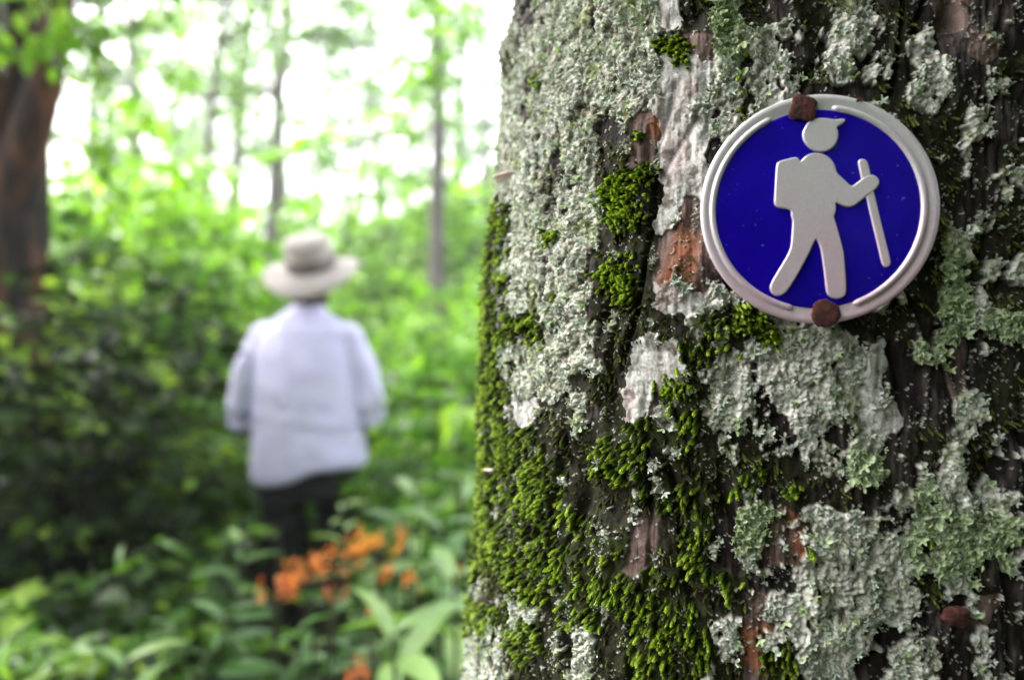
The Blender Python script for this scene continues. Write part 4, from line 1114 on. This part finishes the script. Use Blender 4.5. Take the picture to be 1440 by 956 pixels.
hipR, kneeR, ankR = L(.09, 0, .90), L(.105, .12, .50), L(.10, .17, .10)
for hp, kn, ak in ((hipL, kneeL, ankL), (hipR, kneeR, ankR)): body_p.append(limb(*dense([hp, kn, ak], [.088, .058, .040])))
body_o = fuse('body', body_p, .0075, m_skin, 3, walker)
def shirt_post(co, no):
    x, y, z = co[:, 0], co[:, 1], co[:, 2] - zb
    f = .010 * pn(x * 9 + z * 5, z * 6 - x * 3, 5) * sstep(1.45, 1.15, z) if False else .005 * pn(x * 10 + z * 6, z * 9 - x * 5, 5) + .003 * pn(x * 24 + z * 3, z * 5, 9)
    # gathered fold lines low on the back, slight yoke seam
    f = f - .0025 * np.exp(-((z - .985 + .12 * x) / .016) ** 2) * (np.abs(x) < .24) + .0025 * np.exp(-((z - 1.02 + .12 * x) / .02) ** 2)
    f = f - .004 * np.exp(-((z - 1.335) / .006) ** 2) * (np.abs(x) < .2)
    co = co + no * f[:, None]; co[:, 2] += (.14 * x + .015 * np.sin(x * 14)) * sstep(1.0, .80, z)
    return co
hemz = .795
shirt_p = [loft([(0.015, 0, zb + hemz, .222, .160), (0.015, 0, zb + hemz + .02, .232, .168), (.012, 0, zb + .90, .228, .162), (.008, 0, zb + 1.0, .220, .155), (0.004, 0, zb + 1.15, .212, .150), (0, 0, zb + 1.28, .205, .140), (0, -.005, zb + 1.35, .188, .120), (0, -.008, zb + 1.405, .142, .095), (.004, -.006, zb + 1.44, .088, .078), (.008, 0, zb + 1.475, .062, .066), (.008, .004, zb + 1.48, .058, .06)], 32),
           limb(*dense([L(-.13, 0, 1.355), LS, L(-.228, -.01, 1.20), LE, (np.array(LE) * .30 + np.array(LW) * .70)], [.060, .068, .062, .060, .046])),
           limb(*dense([L(.13, 0, 1.355), RS, L(.232, 0, 1.20), RE, (np.array(RE) * .30 + np.array(RW) * .70)], [.060, .066, .060, .058, .046]))]
shirt = fuse('shirt', shirt_p, .0085, m_shirt, 5, walker, shirt_post)
pants_p = [loft([(0, 0, zb + .70, .16, .12), (0, 0, zb + .80, .175, .13), (0, 0, zb + .95, .165, .12), (0, 0, zb + 1.0, .15, .11)])]
for hp, kn, ak in ((hipL, kneeL, ankL), (hipR, kneeR, ankR)): pants_p.append(limb(*dense([hp, kn, ak], [.105, .078, .062])))
fuse('trousers', pants_p, .010, m_pants, 5, walker, lambda co, no: co + no * (.008 * pn(co[:, 0] * 12, co[:, 2] * 16, 3))[:, None])
for ak in (ankL, ankR):
    ak = np.array(ak)
    fuse('boot', [limb(*dense([ak + [0, 0, .06], ak + [0, 0, -.03], ak + [0, .02, -.05], ak + [0, .10, -.055], ak + [0, .17, -.062]], [.052, .052, .05, .045, .030]))], .008, m_boot, 3, walker)
fuse('hair', [loft([tuple(head_c + [0, -.012, -.10 + .13 * t]) + (.082 - .012 * (1 - t), .088) for t in np.linspace(-.25, 1, 6)])], .008, m_hair, 3, walker, lambda co, no: co + no * (.003 * pn(co[:, 0] * 120, co[:, 2] * 20, 3))[:, None])
# sun hat: crown with band, wide wavy brim tipped down at the back
hat = empty('sun_hat'); hat.parent = walker; hat.location = tuple(head_c + [0, -.022, .040]); hat.rotation_euler = (R(25), R(-3), 0)
k = 64; a = np.arange(k) / k * 2 * PI
def hatring(rx, ry, z, wav=0, sag=0):
    return np.stack([rx * np.cos(a), ry * np.sin(a), z + wav * np.cos(2 * a) - sag * np.clip(-np.sin(a), 0, 1)], -1)
cr_ = [hatring(.094, .104, -.03), hatring(.095, .105, .0), hatring(.0945, .104, .03), hatring(.093, .102, .065), hatring(.089, .097, .090), hatring(.078, .085, .103), hatring(.045, .05, .107), hatring(.001, .001, .106)]
V = np.concatenate(cr_); V += (np.stack([.004 * pn(V[:, 0] * 22, V[:, 2] * 26 + V[:, 1] * 20, 4)] * 3, -1))
link('hat_crown', mesh_np('hat_crown', V, grid_faces(8, k, True), m_hat), hat)
bd = [hatring(.0965, .1065, -.018), hatring(.0985, .1085, -.012), hatring(.0985, .1085, .022), hatring(.0965, .1065, .028)]
link('hat_band', mesh_np('hat_band', np.concatenate(bd), grid_faces(4, k, True), m_band), hat)
bm_ = [hatring(.093, .103, -.018), hatring(.12, .13, -.022, .002), hatring(.15, .155, -.026, .006, .008), hatring(.175, .178, -.030, .011, .018), hatring(.190, .190, -.033, .014, .030), hatring(.1905, .1905, -.037, .014, .030), hatring(.175, .178, -.035, .011, .018), hatring(.15, .155, -.031, .007, .006), hatring(.12, .13, -.027, .002), hatring(.093, .103, -.023)]
link('hat_brim', mesh_np('hat_brim', np.concatenate(bm_), grid_faces(10, k, True), m_hat), hat)

# ------------------------------------------------------------------ mist
def haze_box(x0, x1, y0, y1, z0, z1, dens):
    V = [(x, y, z) for x in (x0, x1) for y in (y0, y1) for z in (z0, z1)]
    F = [(0, 1, 3, 2), (4, 6, 7, 5), (0, 4, 5, 1), (2, 3, 7, 6), (0, 2, 6, 4), (1, 5, 7, 3)]
    me = bpy.data.meshes.new('haze'); me.from_pydata(V, [], F)
    m = bpy.data.materials.new('mist'); m.use_nodes = True; nt = m.node_tree
    nt.nodes.remove(nt.nodes['Principled BSDF']); v = nt.nodes.new('ShaderNodeVolumePrincipled')
    v.inputs['Color'].default_value = (.93, .93, .97, 1); v.inputs['Density'].default_value = dens; v.inputs['Anisotropy'].default_value = .3
    nt.links.new(v.outputs[0], nt.nodes['Material Output'].inputs['Volume'])
    me.materials.append(m); tag(link('haze', me), kind='stuff')
haze_box(-125, 125, -45, 165, -3, 44, .0026)
